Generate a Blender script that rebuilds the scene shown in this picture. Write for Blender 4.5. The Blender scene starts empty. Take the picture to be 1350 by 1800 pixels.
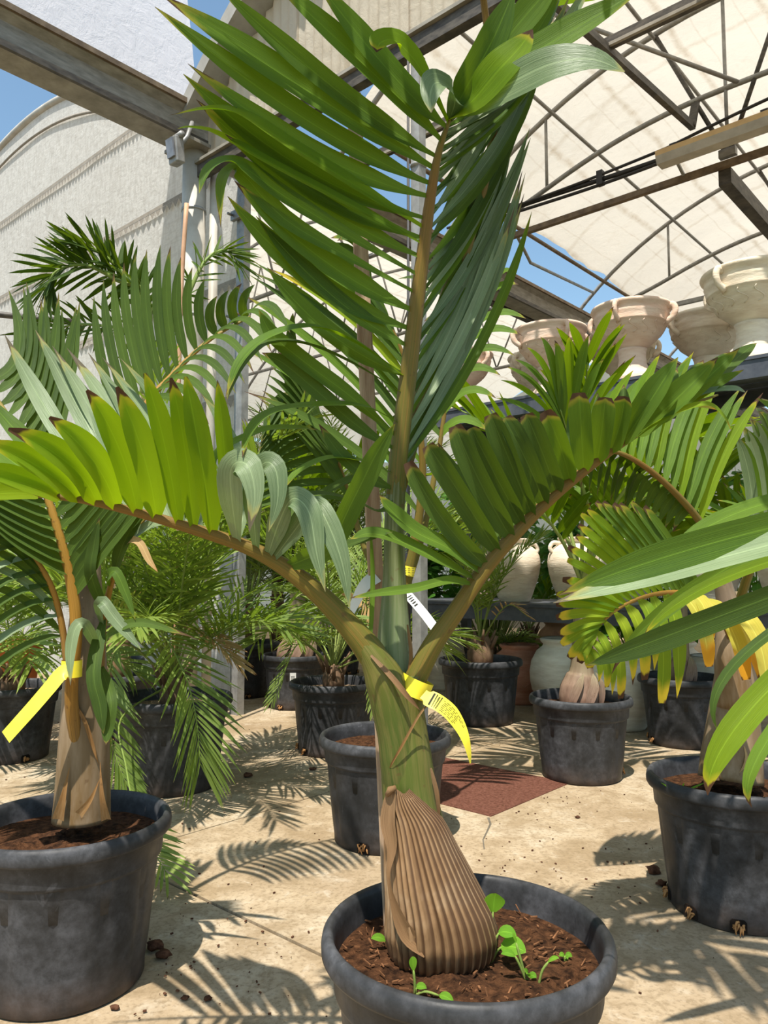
import bpy, bmesh, math, random
from math import sin, cos, pi, sqrt, atan, atan2, radians
from mathutils import Vector as V, Matrix, noise

RND = random.Random(11)
scene = bpy.context.scene
COL = scene.collection

# ------------------------------------------------------------------ camera
F = 1352.0
PITCH = atan(105 / F)
CAM = V((0, 0, 1.0))
cd = bpy.data.cameras.new('camera')
cam = bpy.data.objects.new('camera', cd)
COL.objects.link(cam)
cd.sensor_fit = 'HORIZONTAL'
cd.sensor_width = 36
cd.lens = 36 * F / 1350
cd.clip_end = 300
cam.location = CAM
cam.rotation_euler = (pi / 2 + PITCH, 0, 0)
scene.camera = cam

# ------------------------------------------------------------------ sky, sun, exposure
world = bpy.data.worlds.new('world')
scene.world = world
world.use_nodes = True
wn = world.node_tree.nodes
wl = world.node_tree.links
bg = wn['Background']
sky = wn.new('ShaderNodeTexSky')
sky.sky_type = 'NISHITA'
sky.sun_disc = False
sky.sun_elevation = radians(65)
sky.sun_rotation = radians(198)
sky.altitude = 50
sky.air_density = 1.0
sky.dust_density = 0.9
sky.ozone_density = 1.0
tint = wn.new('ShaderNodeMix')
tint.data_type = 'RGBA'; tint.blend_type = 'MULTIPLY'
tint.inputs[0].default_value = 1.0
tint.inputs[7].default_value = (0.97, 1.06, 0.97, 1)
wl.new(sky.outputs[0], tint.inputs[6])
wl.new(tint.outputs[2], bg.inputs['Color'])
bg.inputs['Strength'].default_value = 0.165
sd = bpy.data.lights.new('sun', 'SUN')
sun = bpy.data.objects.new('sun', sd)
COL.objects.link(sun)
sd.energy = 5.6
sd.color = (1.0, 0.95, 0.86)
sd.angle = radians(0.53)
SUN_TRAVEL = V((0.13, 0.45, -1.0)).normalized()
sun.rotation_euler = SUN_TRAVEL.to_track_quat('-Z', 'Y').to_euler()
sun.location = (-2, -4, 10)
scene.view_settings.view_transform = 'Standard'
scene.view_settings.look = 'None'
scene.view_settings.gamma = 1
scene.view_settings.use_curve_mapping = False
scene.view_settings.exposure = 0.42

# ------------------------------------------------------------------ helpers
def P(px, py, Y):
    """world point at depth Y that the photograph shows at pixel (px, py)"""
    cx = (px - 675) / F
    cy = (900 - py) / F
    d = V((cx, cos(PITCH) - cy * sin(PITCH), sin(PITCH) + cy * cos(PITCH)))
    return CAM + d * (Y / d.y)

TA = V((0.665, 0.747, 0))
TB = V((0.747, -0.665, 0))
C1 = V((-1.33, 5.2, 0))
def G(t, s, z):
    """greenhouse axes: t along the gutters, s across the spans"""
    return C1 + TA * t + TB * s + V((0, 0, z))

ORG = {}
def mk(name, verts, faces, mat, parent=None, uvs=None, smooth=True):
    me = bpy.data.meshes.new(name)
    o0 = ORG.get(parent.name, V((0, 0, 0))) if parent else V((0, 0, 0))
    me.from_pydata([tuple(V(v) - o0) for v in verts], [], faces)
    if uvs is not None:
        ul = me.uv_layers.new(name='UVMap')
        flat = []
        for p in me.polygons:
            for vi in p.vertices:
                flat.extend(uvs[vi])
        ul.data.foreach_set('uv', flat)
    if smooth:
        me.polygons.foreach_set('use_smooth', [True] * len(me.polygons))
    me.materials.append(mat)
    o = bpy.data.objects.new(name, me)
    COL.objects.link(o)
    if parent:
        o.parent = parent
        ORG[o.name] = o0
    return o

def tag(o, label=None, cat=None, group=None, kind=None):
    if label: o['label'] = label
    if cat: o['category'] = cat
    if group: o['group'] = group
    if kind: o['kind'] = kind
    return o

def thing(name, label, cat, loc, group=None):
    o = bpy.data.objects.new(name, None)
    o.empty_display_size = 0.05
    COL.objects.link(o)
    o.location = loc
    ORG[o.name] = V(loc)
    return tag(o, label, cat, group)

def inst(src, name, parent, mat4):
    """another object on the same mesh data, placed in its parent's space"""
    o = bpy.data.objects.new(name, src.data if hasattr(src, 'data') else src)
    COL.objects.link(o)
    if parent:
        o.parent = parent
        ORG[o.name] = ORG[parent.name]
    o.matrix_local = mat4
    return o

def catmull(pts, n):
    pts = [V(p) for p in pts]
    if len(pts) == 2:
        return [pts[0].lerp(pts[1], i / (n - 1)) for i in range(n)]
    ext = [2 * pts[0] - pts[1]] + pts + [2 * pts[-1] - pts[-2]]
    out = []
    m = len(pts) - 1
    for i in range(n):
        f = i / (n - 1) * m
        k = min(int(f), m - 1)
        t = f - k
        a, b, c, d = ext[k], ext[k + 1], ext[k + 2], ext[k + 3]
        out.append(0.5 * ((2 * b) + (c - a) * t + (2 * a - 5 * b + 4 * c - d) * t * t + (3 * b - a - 3 * c + d) * t * t * t))
    return out

def lerps(vals, n):
    m = len(vals) - 1
    out = []
    for i in range(n):
        f = i / (n - 1) * m
        k = min(int(f), m - 1)
        t = f - k
        t = t
        out.append(vals[k] * (1 - t) + vals[k + 1] * t)
    return out

class MB:
    def __init__(self):
        self.v = []; self.f = []; self.uv = []
    def add(self, verts, faces, uvs=None):
        b = len(self.v)
        self.v += [V(x) for x in verts]
        self.f += [tuple(i + b for i in f) for f in faces]
        self.uv += uvs if uvs else [(0.5, 0.5)] * len(verts)
    def build(self, name, mat, parent=None, smooth=True):
        return mk(name, self.v, self.f, mat, parent, self.uv, smooth)

def tube_data(pts, radii, segs=10, flat=1.0, ribs=0, ribamp=0.0, caps=True, ref=None):
    n = len(pts)
    if not hasattr(radii, '__len__'):
        radii = [radii] * n
    vs, fs, uv = [], [], []
    up = None
    for i in range(n):
        T = (pts[min(i + 1, n - 1)] - pts[max(i - 1, 0)])
        T = T.normalized() if T.length > 1e-9 else V((0, 0, 1))
        if up is None:
            r0 = ref or (V((0, -1, 0)) if abs(T.y) < 0.9 else V((1, 0, 0)))
            up = (r0 - T * r0.dot(T)).normalized()
        else:
            up = (up - T * up.dot(T)).normalized()
        sd_ = T.cross(up)
        for k in range(segs):
            a = 2 * pi * k / segs
            r = radii[i] * (1 + (ribamp * (1 if k % 2 else -1) if ribs else 0))
            vs.append(pts[i] + sd_ * (cos(a) * r) + up * (sin(a) * r * flat))
            uv.append((i / (n - 1), k / segs))
    for i in range(n - 1):
        for k in range(segs):
            k2 = (k + 1) % segs
            fs.append((i * segs + k, i * segs + k2, (i + 1) * segs + k2, (i + 1) * segs + k))
    if caps:
        fs.append(tuple(reversed(range(segs))))
        fs.append(tuple((n - 1) * segs + k for k in range(segs)))
    return vs, fs, uv

def tube(name, pts, radii, mat, parent=None, segs=10, **k):
    v, f, u = tube_data([V(p) for p in pts], radii, segs, **k)
    return mk(name, v, f, mat, parent, u)

def beam_data(p, q, w, h, up=V((0, 0, 1))):
    p, q = V(p), V(q)
    T = (q - p).normalized()
    u = up - T * up.dot(T)
    if u.length < 1e-4:
        u = V((1, 0, 0)) - T * T.x
    u.normalize()
    s = T.cross(u)
    vs = []
    for c in (p, q):
        for a, b in ((-1, -1), (1, -1), (1, 1), (-1, 1)):
            vs.append(c + s * (a * w / 2) + u * (b * h / 2))
    fs = [(0, 1, 2, 3)[::-1], (4, 5, 6, 7), (0, 1, 5, 4), (1, 2, 6, 5), (2, 3, 7, 6), (3, 0, 4, 7)]
    return vs, fs

def beam(name, p, q, w, h, mat, parent=None, up=V((0, 0, 1)), bev=0.0):
    v, f = beam_data(p, q, w, h, up)
    o = mk(name, v, f, mat, parent, [(0.5, 0.5)] * 8, False)
    if bev:
        m = o.modifiers.new('bevel', 'BEVEL'); m.width = bev; m.segments = 2
    return o

def box_data(cx, cy, cz, sx, sy, sz):
    vs = [V((cx + a * sx / 2, cy + b * sy / 2, cz + c * sz / 2)) for c in (-1, 1) for a, b in ((-1, -1), (1, -1), (1, 1), (-1, 1))]
    fs = [(3, 2, 1, 0), (4, 5, 6, 7), (0, 1, 5, 4), (1, 2, 6, 5), (2, 3, 7, 6), (3, 0, 4, 7)]
    return vs, fs

def lathe_data(prof, segs=48, flute=None):
    vs, fs, uv = [], [], []
    for j, (r, z) in enumerate(prof):
        for k in range(segs):
            a = 2 * pi * k / segs
            rr = r * (flute(j, a) if flute else 1)
            vs.append(V((rr * cos(a), rr * sin(a), z)))
            uv.append((k / segs, j / len(prof)))
    for j in range(len(prof) - 1):
        for k in range(segs):
            k2 = (k + 1) % segs
            fs.append((j * segs + k, j * segs + k2, (j + 1) * segs + k2, (j + 1) * segs + k))
    fs.append(tuple(reversed(range(segs))))
    fs.append(tuple((len(prof) - 1) * segs + k for k in range(segs)))
    return vs, fs, uv

# ------------------------------------------------------------------ materials
def new_mat(name):
    m = bpy.data.materials.new(name)
    m.use_nodes = True
    nt = m.node_tree
    nt.nodes.clear()
    out = nt.nodes.new('ShaderNodeOutputMaterial')
    return m, nt, out

def N(nt, typ, **kw):
    n = nt.nodes.new(typ)
    for k, v in kw.items():
        setattr(n, k, v)
    return n

def mixc(nt, a, b, fac, blend='MIX'):
    n = nt.nodes.new('ShaderNodeMix')
    n.data_type = 'RGBA'
    n.blend_type = blend
    for sock, val in ((n.inputs[0], fac), (n.inputs[6], a), (n.inputs[7], b)):
        if hasattr(val, 'is_linked'):
            nt.links.new(val, sock)
        else:
            sock.default_value = val if not isinstance(val, tuple) else (*val[:3], 1)
    return n.outputs[2]

def ramp(nt, fac, stops):
    n = nt.nodes.new('ShaderNodeValToRGB')
    cr = n.color_ramp
    while len(cr.elements) > 1:
        cr.elements.remove(cr.elements[-1])
    for i, (p, c) in enumerate(stops):
        e = cr.elements[0] if i == 0 else cr.elements.new(p)
        e.position = p
        e.color = (*c, 1) if isinstance(c, tuple) else (c, c, c, 1)
    nt.links.new(fac, n.inputs[0])
    return n.outputs[0]

def noise_tex(nt, scale, detail=4, rough=0.55, vec=None, dist=0.0):
    n = nt.nodes.new('ShaderNodeTexNoise')
    n.inputs['Scale'].default_value = scale
    n.inputs['Detail'].default_value = detail
    n.inputs['Roughness'].default_value = rough
    n.inputs['Distortion'].default_value = dist
    if vec is not None:
        nt.links.new(vec, n.inputs['Vector'])
    return n.outputs['Fac']

def coords(nt, which='Object', scale=None):
    n = nt.nodes.new('ShaderNodeTexCoord')
    o = n.outputs[which]
    if scale:
        m = nt.nodes.new('ShaderNodeMapping')
        m.inputs['Scale'].default_value = scale
        nt.links.new(o, m.inputs['Vector'])
        o = m.outputs[0]
    return o

def mathn(nt, op, a, b=None, c=None):
    n = nt.nodes.new('ShaderNodeMath')
    n.operation = op
    for i, v in enumerate((a, b, c)):
        if v is None: continue
        if hasattr(v, 'is_linked'):
            nt.links.new(v, n.inputs[i])
        else:
            n.inputs[i].default_value = v
    return n.outputs[0]

def bump(nt, h, strength, dist=0.01):
    b = nt.nodes.new('ShaderNodeBump')
    b.inputs['Strength'].default_value = strength
    b.inputs['Distance'].default_value = dist
    nt.links.new(h, b.inputs['Height'])
    return b.outputs[0]

def pbsdf(nt, color, rough=0.5, spec=0.5, metal=0.0, normal=None):
    p = nt.nodes.new('ShaderNodeBsdfPrincipled')
    if hasattr(color, 'is_linked'):
        nt.links.new(color, p.inputs['Base Color'])
    else:
        p.inputs['Base Color'].default_value = (*color, 1)
    if hasattr(rough, 'is_linked'):
        nt.links.new(rough, p.inputs['Roughness'])
    else:
        p.inputs['Roughness'].default_value = rough
    p.inputs['Specular IOR Level'].default_value = spec
    p.inputs['Metallic'].default_value = metal
    if normal is not None:
        nt.links.new(normal, p.inputs['Normal'])
    return p.outputs[0]

def simple_mat(name, c1, c2, scale=12, rough=0.6, spec=0.4, metal=0.0, bumpk=0.0, stretch=None, stops=(0.35, 0.7), bscale=None):
    m, nt, out = new_mat(name)
    co = coords(nt, 'Object', stretch)
    nz = noise_tex(nt, scale, 5, 0.6, co)
    col = ramp(nt, nz, [(stops[0], c1), (stops[1], c2)])
    nrm = None
    if bumpk:
        bz = noise_tex(nt, bscale or scale * 4, 5, 0.6, co)
        nrm = bump(nt, bz, bumpk, 0.01)
    nt.links.new(pbsdf(nt, col, rough, spec, metal, nrm), out.inputs[0])
    return m

def leaf_mat(name, c_dark, c_light, c_tip, c_trans, trans=0.4, tip0=0.92, rough=0.38, under=(0.20, 0.27, 0.17), undermix=0.45, brown=0.975, spec=0.10):
    m, nt, out = new_mat(name)
    uvn = nt.nodes.new('ShaderNodeTexCoord')
    sep = nt.nodes.new('ShaderNodeSeparateXYZ')
    nt.links.new(uvn.outputs['UV'], sep.inputs[0])
    u, v = sep.outputs[0], sep.outputs[1]
    info = nt.nodes.new('ShaderNodeObjectInfo')
    rnd = info.outputs['Random']
    mp = nt.nodes.new('ShaderNodeMapping')
    mp.inputs['Scale'].default_value = (1.6, 34, 1)
    nt.links.new(uvn.outputs['UV'], mp.inputs[0])
    veins = noise_tex(nt, 1.0, 3, 0.6, mp.outputs[0])
    blot = noise_tex(nt, 14, 4, 0.6, uvn.outputs['Object'])
    f = mathn(nt, 'ADD', mathn(nt, 'MULTIPLY', veins, 0.75), mathn(nt, 'MULTIPLY', blot, 0.22))
    f = mathn(nt, 'ADD', f, mathn(nt, 'MULTIPLY', rnd, 0.22))
    col = ramp(nt, f, [(0.42, c_dark), (0.74, c_light)])
    # pale midrib line
    mid = mathn(nt, 'ABSOLUTE', mathn(nt, 'SUBTRACT', v, 0.5))
    midf = ramp(nt, mid, [(0.0, 0.55), (0.035, 0.0)])
    col = mixc(nt, col, tuple(min(1, x * 1.9 + 0.02) for x in c_light), midf)
    # yellowing, then brown, towards the tip
    tz = mathn(nt, 'ADD', u, mathn(nt, 'MULTIPLY', mathn(nt, 'SUBTRACT', blot, 0.5), 0.18))
    tz = mathn(nt, 'ADD', tz, mathn(nt, 'MULTIPLY', mathn(nt, 'SUBTRACT', rnd, 0.5), 0.10))
    edge = mathn(nt, 'MULTIPLY', mid, 0.10)
    tz = mathn(nt, 'ADD', tz, edge)
    tipf = ramp(nt, tz, [(tip0, 0.0), (min(tip0 + 0.10, 0.999), 1.0)])
    brf = ramp(nt, tz, [(brown, 0.0), (min(brown + 0.05, 1.0), 1.0)])
    col_t = mixc(nt, mixc(nt, col, c_tip, tipf), (0.09, 0.035, 0.02), brf)
    geo = nt.nodes.new('ShaderNodeNewGeometry')
    uf = mathn(nt, 'MULTIPLY', geo.outputs['Backfacing'], undermix)
    col_u = mixc(nt, col_t, under, uf)
    nrm = bump(nt, veins, 0.35, 0.004)
    pb = pbsdf(nt, col_u, rough + 0.06, spec, 0, nrm)
    tr = nt.nodes.new('ShaderNodeBsdfTranslucent')
    tcol = mixc(nt, mixc(nt, c_trans, tuple(x * 0.6 for x in c_trans), f), tuple(min(1, x * 1.3) for x in c_tip), tipf)
    tcol = mixc(nt, tcol, (0.12, 0.05, 0.02), brf)
    nt.links.new(tcol, tr.inputs[0])
    ms = nt.nodes.new('ShaderNodeMixShader')
    ms.inputs[0].default_value = trans
    nt.links.new(pb, ms.inputs[1])
    nt.links.new(tr.outputs[0], ms.inputs[2])
    nt.links.new(ms.outputs[0], out.inputs[0])
    return m

M = {}
M['leaf'] = leaf_mat('palm_leaf', (0.034, 0.080, 0.002), (0.115, 0.205, 0.006), (0.42, 0.34, 0.03), (0.28, 0.44, 0.006), 0.36, undermix=0.12)
M['leaf_bright'] = leaf_mat('palm_leaf_bright', (0.055, 0.118, 0.002), (0.175, 0.29, 0.005), (0.50, 0.42, 0.02), (0.50, 0.70, 0.006), 0.55, 0.90, undermix=0.08)
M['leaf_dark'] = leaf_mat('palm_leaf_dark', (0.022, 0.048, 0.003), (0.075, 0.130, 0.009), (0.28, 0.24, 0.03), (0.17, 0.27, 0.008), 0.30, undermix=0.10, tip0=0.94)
M['leaf_silver'] = leaf_mat('palm_leaf_grey_sheen', (0.040, 0.080, 0.018), (0.27, 0.34, 0.17), (0.42, 0.34, 0.06), (0.16, 0.30, 0.04), 0.25, rough=0.32, undermix=0.25, under=(0.27, 0.34, 0.20), spec=0.35)  # pale undersides, with the gloss of the sky also put into the colour
M['leaf_yellow'] = leaf_mat('palm_leaf_yellowing', (0.11, 0.22, 0.008), (0.30, 0.38, 0.015), (0.62, 0.46, 0.03), (0.45, 0.55, 0.02), 0.45, 0.80, undermix=0.05, brown=0.97)
M['leaf_gold'] = leaf_mat('palm_leaf_golden', (0.42, 0.42, 0.05), (0.75, 0.60, 0.10), (0.70, 0.33, 0.02), (0.8, 0.55, 0.05), 0.4, 0.72, undermix=0.05, brown=0.98)
M['leaf_fine'] = leaf_mat('date_palm_leaflet', (0.055, 0.115, 0.007), (0.30, 0.39, 0.06), (0.36, 0.30, 0.08), (0.30, 0.46, 0.03), 0.40, 0.93, undermix=0.2, under=(0.26, 0.34, 0.14), spec=0.45)
M['leaf_fresh'] = leaf_mat('seedling_leaf', (0.10, 0.28, 0.01), (0.22, 0.46, 0.02), (0.3, 0.5, 0.05), (0.40, 0.75, 0.02), 0.45, 0.95, undermix=0.1, brown=0.999)
M['leaf_dry'] = leaf_mat('dried_leaflet', (0.34, 0.20, 0.08), (0.58, 0.40, 0.19), (0.40, 0.22, 0.09), (0.5, 0.35, 0.15), 0.3, 0.85, undermix=0.0, brown=0.99)
M['bush'] = leaf_mat('bush_leaf', (0.022, 0.09, 0.006), (0.08, 0.24, 0.012), (0.1, 0.25, 0.03), (0.2, 0.5, 0.02), 0.35, 0.99, undermix=0.1, brown=0.999)

def stalk_mat(name, stops, blotch, rough=0.42, vscale=30, dirt=(0.10, 0.05, 0.02)):
    """fibrous palm stalk: colour runs along the stalk (UV u), fibres across it"""
    m, nt, out = new_mat(name)
    tc = nt.nodes.new('ShaderNodeTexCoord')
    sep = nt.nodes.new('ShaderNodeSeparateXYZ')
    nt.links.new(tc.outputs['UV'], sep.inputs[0])
    mp = nt.nodes.new('ShaderNodeMapping')
    mp.inputs['Scale'].default_value = (3, vscale, 1)
    nt.links.new(tc.outputs['UV'], mp.inputs[0])
    fib = noise_tex(nt, 1.0, 4, 0.6, mp.outputs[0])
    nz = noise_tex(nt, 9, 4, 0.6, tc.outputs['Object'])
    uu = mathn(nt, 'ADD', sep.outputs[0], mathn(nt, 'MULTIPLY', mathn(nt, 'SUBTRACT', nz, 0.5), 0.2))
    col = ramp(nt, uu, stops)
    col = mixc(nt, col, blotch, mathn(nt, 'MULTIPLY', ramp(nt, fib, [(0.42, 0.0), (0.68, 1.0)]), 0.65))
    sp = noise_tex(nt, 60, 2, 0.5, tc.outputs['Object'])
    col = mixc(nt, col, dirt, mathn(nt, 'MULTIPLY', ramp(nt, sp, [(0.66, 0.0), (0.74, 1.0)]), 0.5))
    nrm = bump(nt, fib, 0.4, 0.004)
    nt.links.new(pbsdf(nt, col, rough, 0.18, 0, nrm), out.inputs[0])
    return m

M['rachis'] = stalk_mat('rachis_olive', [(0.0, (0.085, 0.105, 0.018)), (0.35, (0.125, 0.105, 0.018)), (0.7, (0.16, 0.085, 0.014)), (1.0, (0.14, 0.15, 0.03))], (0.24, 0.125, 0.03))
M['rachis_orange'] = stalk_mat('rachis_orange', [(0.0, (0.13, 0.085, 0.04)), (0.3, (0.27, 0.13, 0.02)), (0.7, (0.28, 0.16, 0.03)), (1.0, (0.16, 0.17, 0.04))], (0.42, 0.22, 0.04))
M['rachis_green'] = stalk_mat('rachis_green', [(0.0, (0.16, 0.20, 0.05)), (0.5, (0.16, 0.24, 0.05)), (1.0, (0.18, 0.28, 0.05))], (0.28, 0.30, 0.08))
M['crownshaft'] = stalk_mat('crownshaft_green', [(0.0, (0.045, 0.062, 0.014)), (0.4, (0.068, 0.095, 0.018)), (0.75, (0.105, 0.105, 0.020)), (1.0, (0.085, 0.105, 0.018))], (0.19, 0.15, 0.05), 0.35, 26)
M['crown_pale'] = stalk_mat('crownshaft_grey_green', [(0.0, (0.10, 0.14, 0.055)), (0.5, (0.14, 0.18, 0.08)), (0.8, (0.085, 0.11, 0.028)), (1.0, (0.085, 0.09, 0.018))], (0.24, 0.25, 0.15), 0.4, 22)
M['sheath_edge'] = stalk_mat('sheath_brown_edge', [(0.0, (0.16, 0.085, 0.03)), (1.0, (0.24, 0.11, 0.03))], (0.30, 0.19, 0.09), 0.6, 20)
M['dry_sheath'] = stalk_mat('dry_sheath', [(0.0, (0.27, 0.165, 0.085)), (0.5, (0.24, 0.135, 0.062)), (1.0, (0.20, 0.11, 0.048))], (0.075, 0.036, 0.015), 0.55, 60)
def groove_mat():
    m, nt, out = new_mat('dry_sheath_ribbed')
    tc = nt.nodes.new('ShaderNodeTexCoord')
    sep = nt.nodes.new('ShaderNodeSeparateXYZ')
    nt.links.new(tc.outputs['UV'], sep.inputs[0])
    nz = noise_tex(nt, 7, 5, 0.65, tc.outputs['Object'], 0.4)
    fr = mathn(nt, 'FRACT', mathn(nt, 'MULTIPLY', sep.outputs[1], 40.0))
    gv = ramp(nt, mathn(nt, 'ABSOLUTE', mathn(nt, 'SUBTRACT', fr, 0.25)), [(0.10, 0.0), (0.30, 0.55), (0.48, 1.0)])
    col = ramp(nt, nz, [(0.30, (0.15, 0.075, 0.030)), (0.50, (0.27, 0.155, 0.072)), (0.70, (0.40, 0.27, 0.155))])
    col = mixc(nt, col, (0.055, 0.024, 0.010), mathn(nt, 'MULTIPLY', gv, 0.85))  # shade painted into the grooves so the ribs look deeper
    mp = nt.nodes.new('ShaderNodeMapping'); mp.inputs['Scale'].default_value = (5, 160, 1)
    nt.links.new(tc.outputs['UV'], mp.inputs[0])
    fib = noise_tex(nt, 1.0, 3, 0.6, mp.outputs[0])
    col = mixc(nt, col, (0.10, 0.05, 0.02), mathn(nt, 'MULTIPLY', ramp(nt, fib, [(0.52, 0.0), (0.7, 1.0)]), 0.5))
    nt.links.new(pbsdf(nt, col, 0.5, 0.4, 0, bump(nt, fib, 0.4, 0.003)), out.inputs[0])
    return m
M['dry_ribbed'] = groove_mat()
M['trunk_grey'] = stalk_mat('trunk_grey_brown', [(0.0, (0.17, 0.10, 0.04)), (0.4, (0.16, 0.11, 0.06)), (0.8, (0.19, 0.14, 0.10)), (1.0, (0.16, 0.12, 0.06))], (0.33, 0.25, 0.17), 0.42, 9)
M['trunk_pale'] = stalk_mat('trunk_pale', [(0.0, (0.20, 0.10, 0.06)), (0.3, (0.27, 0.17, 0.12)), (0.6, (0.22, 0.15, 0.10)), (1.0, (0.24, 0.21, 0.12))], (0.11, 0.06, 0.04), 0.55, 14)
M['trunk_fibre'] = stalk_mat('trunk_fibre', [(0.0, (0.09, 0.05, 0.03)), (1.0, (0.16, 0.10, 0.06))], (0.24, 0.15, 0.09), 0.8, 20)
M['wood'] = simple_mat('weathered_stake', (0.28, 0.17, 0.10), (0.50, 0.36, 0.24), 10, 0.7, 0.3, stretch=(8, 8, 0.6), bumpk=0.3)
M['cane'] = simple_mat('cane', (0.45, 0.24, 0.13), (0.60, 0.36, 0.22), 10, 0.6)

def pot_mat():
    m, nt, out = new_mat('black_pot_plastic')
    co = coords(nt)
    a = noise_tex(nt, 7, 6, 0.65, co)
    b = noise_tex(nt, 2.6, 3, 0.5, coords(nt, 'Object', (3, 3, 0.7)))
    sep = nt.nodes.new('ShaderNodeSeparateXYZ')
    nt.links.new(co, sep.inputs[0])
    fine = noise_tex(nt, 38, 5, 0.7, co)
    dust = mathn(nt, 'MULTIPLY', ramp(nt, a, [(0.36, 0.15), (0.66, 1.0)]), ramp(nt, b, [(0.35, 0.35), (0.62, 1.0)]))
    dust = mathn(nt, 'MULTIPLY', dust, ramp(nt, fine, [(0.30, 0.25), (0.65, 1.0)]))
    scr = noise_tex(nt, 1.0, 4, 0.7, coords(nt, 'Object', (14, 14, 5)), 1.5)
    dust = mathn(nt, 'ADD', dust, mathn(nt, 'MULTIPLY', ramp(nt, scr, [(0.66, 0.0), (0.70, 1.0)]), 0.35))
    col = mixc(nt, (0.017, 0.017, 0.017), (0.098, 0.098, 0.106), dust)
    low = ramp(nt, mathn(nt, 'ADD', sep.outputs[2], mathn(nt, 'MULTIPLY', a, 0.08)), [(0.05, 1.0), (0.14, 0.0)])
    col = mixc(nt, col, (0.09, 0.055, 0.036), mathn(nt, 'MULTIPLY', low, mathn(nt, 'MULTIPLY', ramp(nt, a, [(0.4, 0.1), (0.6, 1.0)]), 0.6)))
    rg = ramp(nt, a, [(0.3, 0.36), (0.7, 0.62)])
    nrm = bump(nt, noise_tex(nt, 40, 4, 0.6, co), 0.12, 0.004)
    nt.links.new(pbsdf(nt, col, rg, 0.2, 0, nrm), out.inputs[0])
    return m
M['pot'] = pot_mat()
M['soil'] = simple_mat('potting_soil', (0.022, 0.010, 0.005), (0.115, 0.050, 0.022), 60, 0.95, 0.1, bumpk=1.0, bscale=120)
M['soil_pale'] = simple_mat('dry_potting_soil', (0.16, 0.10, 0.06), (0.42, 0.30, 0.20), 70, 0.95, 0.1, bumpk=1.0, bscale=120)
M['chip'] = simple_mat('bark_chip', (0.10, 0.045, 0.02), (0.26, 0.12, 0.055), 30, 0.9, 0.1)
M['root'] = simple_mat('dry_root', (0.28, 0.13, 0.05), (0.48, 0.25, 0.10), 30, 0.9, 0.1)
M['hole'] = simple_mat('drain_hole_shade', (0.008, 0.007, 0.006), (0.03, 0.02, 0.015), 20, 0.9, 0.1)
M['yellow'] = simple_mat('yellow_tag_plastic', (0.80, 0.66, 0.03), (0.88, 0.76, 0.06), 8, 0.45, 0.4)
M['white_tag'] = simple_mat('white_tag_plastic', (0.62, 0.62, 0.60), (0.72, 0.72, 0.70), 8, 0.5, 0.4)
M['ink'] = simple_mat('black_ink', (0.02, 0.02, 0.015), (0.04, 0.04, 0.03), 8, 0.7, 0.2)
M['terracotta_cream'] = simple_mat('cream_terracotta', (0.66, 0.54, 0.40), (0.82, 0.72, 0.57), 7, 0.85, 0.2, bumpk=0.35, stretch=(1, 1, 4), bscale=20)
M['terracotta_pink'] = simple_mat('pink_terracotta', (0.70, 0.48, 0.36), (0.80, 0.62, 0.50), 7, 0.85, 0.2, bumpk=0.35, stretch=(1, 1, 4), bscale=20)
M['terracotta_rose'] = simple_mat('rose_terracotta', (0.44, 0.17, 0.10), (0.60, 0.31, 0.21), 6, 0.85, 0.2, bumpk=0.35, stretch=(1, 1, 4), bscale=20)
M['jar_white'] = simple_mat('white_washed_jar', (0.62, 0.54, 0.42), (0.80, 0.74, 0.62), 6, 0.85, 0.2, bumpk=0.3, stretch=(1, 1, 4), bscale=20)
M['jar_brown'] = simple_mat('brown_jar', (0.22, 0.13, 0.08), (0.38, 0.24, 0.15), 6, 0.85, 0.2)
M['orange_pot'] = simple_mat('orange_plastic_pot', (0.55, 0.13, 0.03), (0.68, 0.20, 0.05), 8, 0.6, 0.4)
M['steel_dark'] = simple_mat('dark_painted_steel', (0.045, 0.05, 0.065), (0.085, 0.09, 0.105), 14, 0.45, 0.5)
M['steel_black'] = simple_mat('black_frame_beam', (0.035, 0.03, 0.025), (0.11, 0.095, 0.075), 12, 0.55, 0.4, stretch=(1, 1, 3))
M['steel_brown'] = simple_mat('rusty_pipe', (0.11, 0.075, 0.045), (0.22, 0.16, 0.10), 12, 0.6, 0.4)
M['galv'] = simple_mat('galvanised_steel', (0.22, 0.215, 0.205), (0.36, 0.35, 0.33), 16, 0.45, 0.5, 0.3)
M['gutter'] = simple_mat('aged_gutter_steel', (0.20, 0.18, 0.145), (0.34, 0.31, 0.26), 9, 0.55, 0.4, 0.1, stretch=(1, 1, 4))
M['column'] = simple_mat('painted_column', (0.38, 0.34, 0.28), (0.55, 0.51, 0.44), 5, 0.55, 0.4)
M['flash'] = simple_mat('arch_flashing', (0.27, 0.26, 0.23), (0.40, 0.385, 0.35), 5, 0.5, 0.4, 0.1)
M['cable'] = simple_mat('black_cable', (0.012, 0.012, 0.012), (0.035, 0.032, 0.03), 12, 0.5, 0.4)
M['lamp_body'] = simple_mat('lamp_housing', (0.36, 0.34, 0.29), (0.48, 0.46, 0.40), 8, 0.5, 0.4)
M['lamp_tray'] = simple_mat('lamp_tray_tan', (0.50, 0.33, 0.14), (0.62, 0.43, 0.20), 8, 0.5, 0.4)
M['glass_grey'] = simple_mat('lamp_glass', (0.15, 0.16, 0.18), (0.25, 0.26, 0.30), 8, 0.15, 0.5)
M['mat_red'] = simple_mat('red_brown_mat', (0.10, 0.038, 0.024), (0.20, 0.085, 0.058), 90, 0.95, 0.1, bumpk=0.8, bscale=160)
M['subbase'] = simple_mat('joint_filler', (0.10, 0.085, 0.065), (0.17, 0.145, 0.11), 20, 0.95, 0.1)
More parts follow.
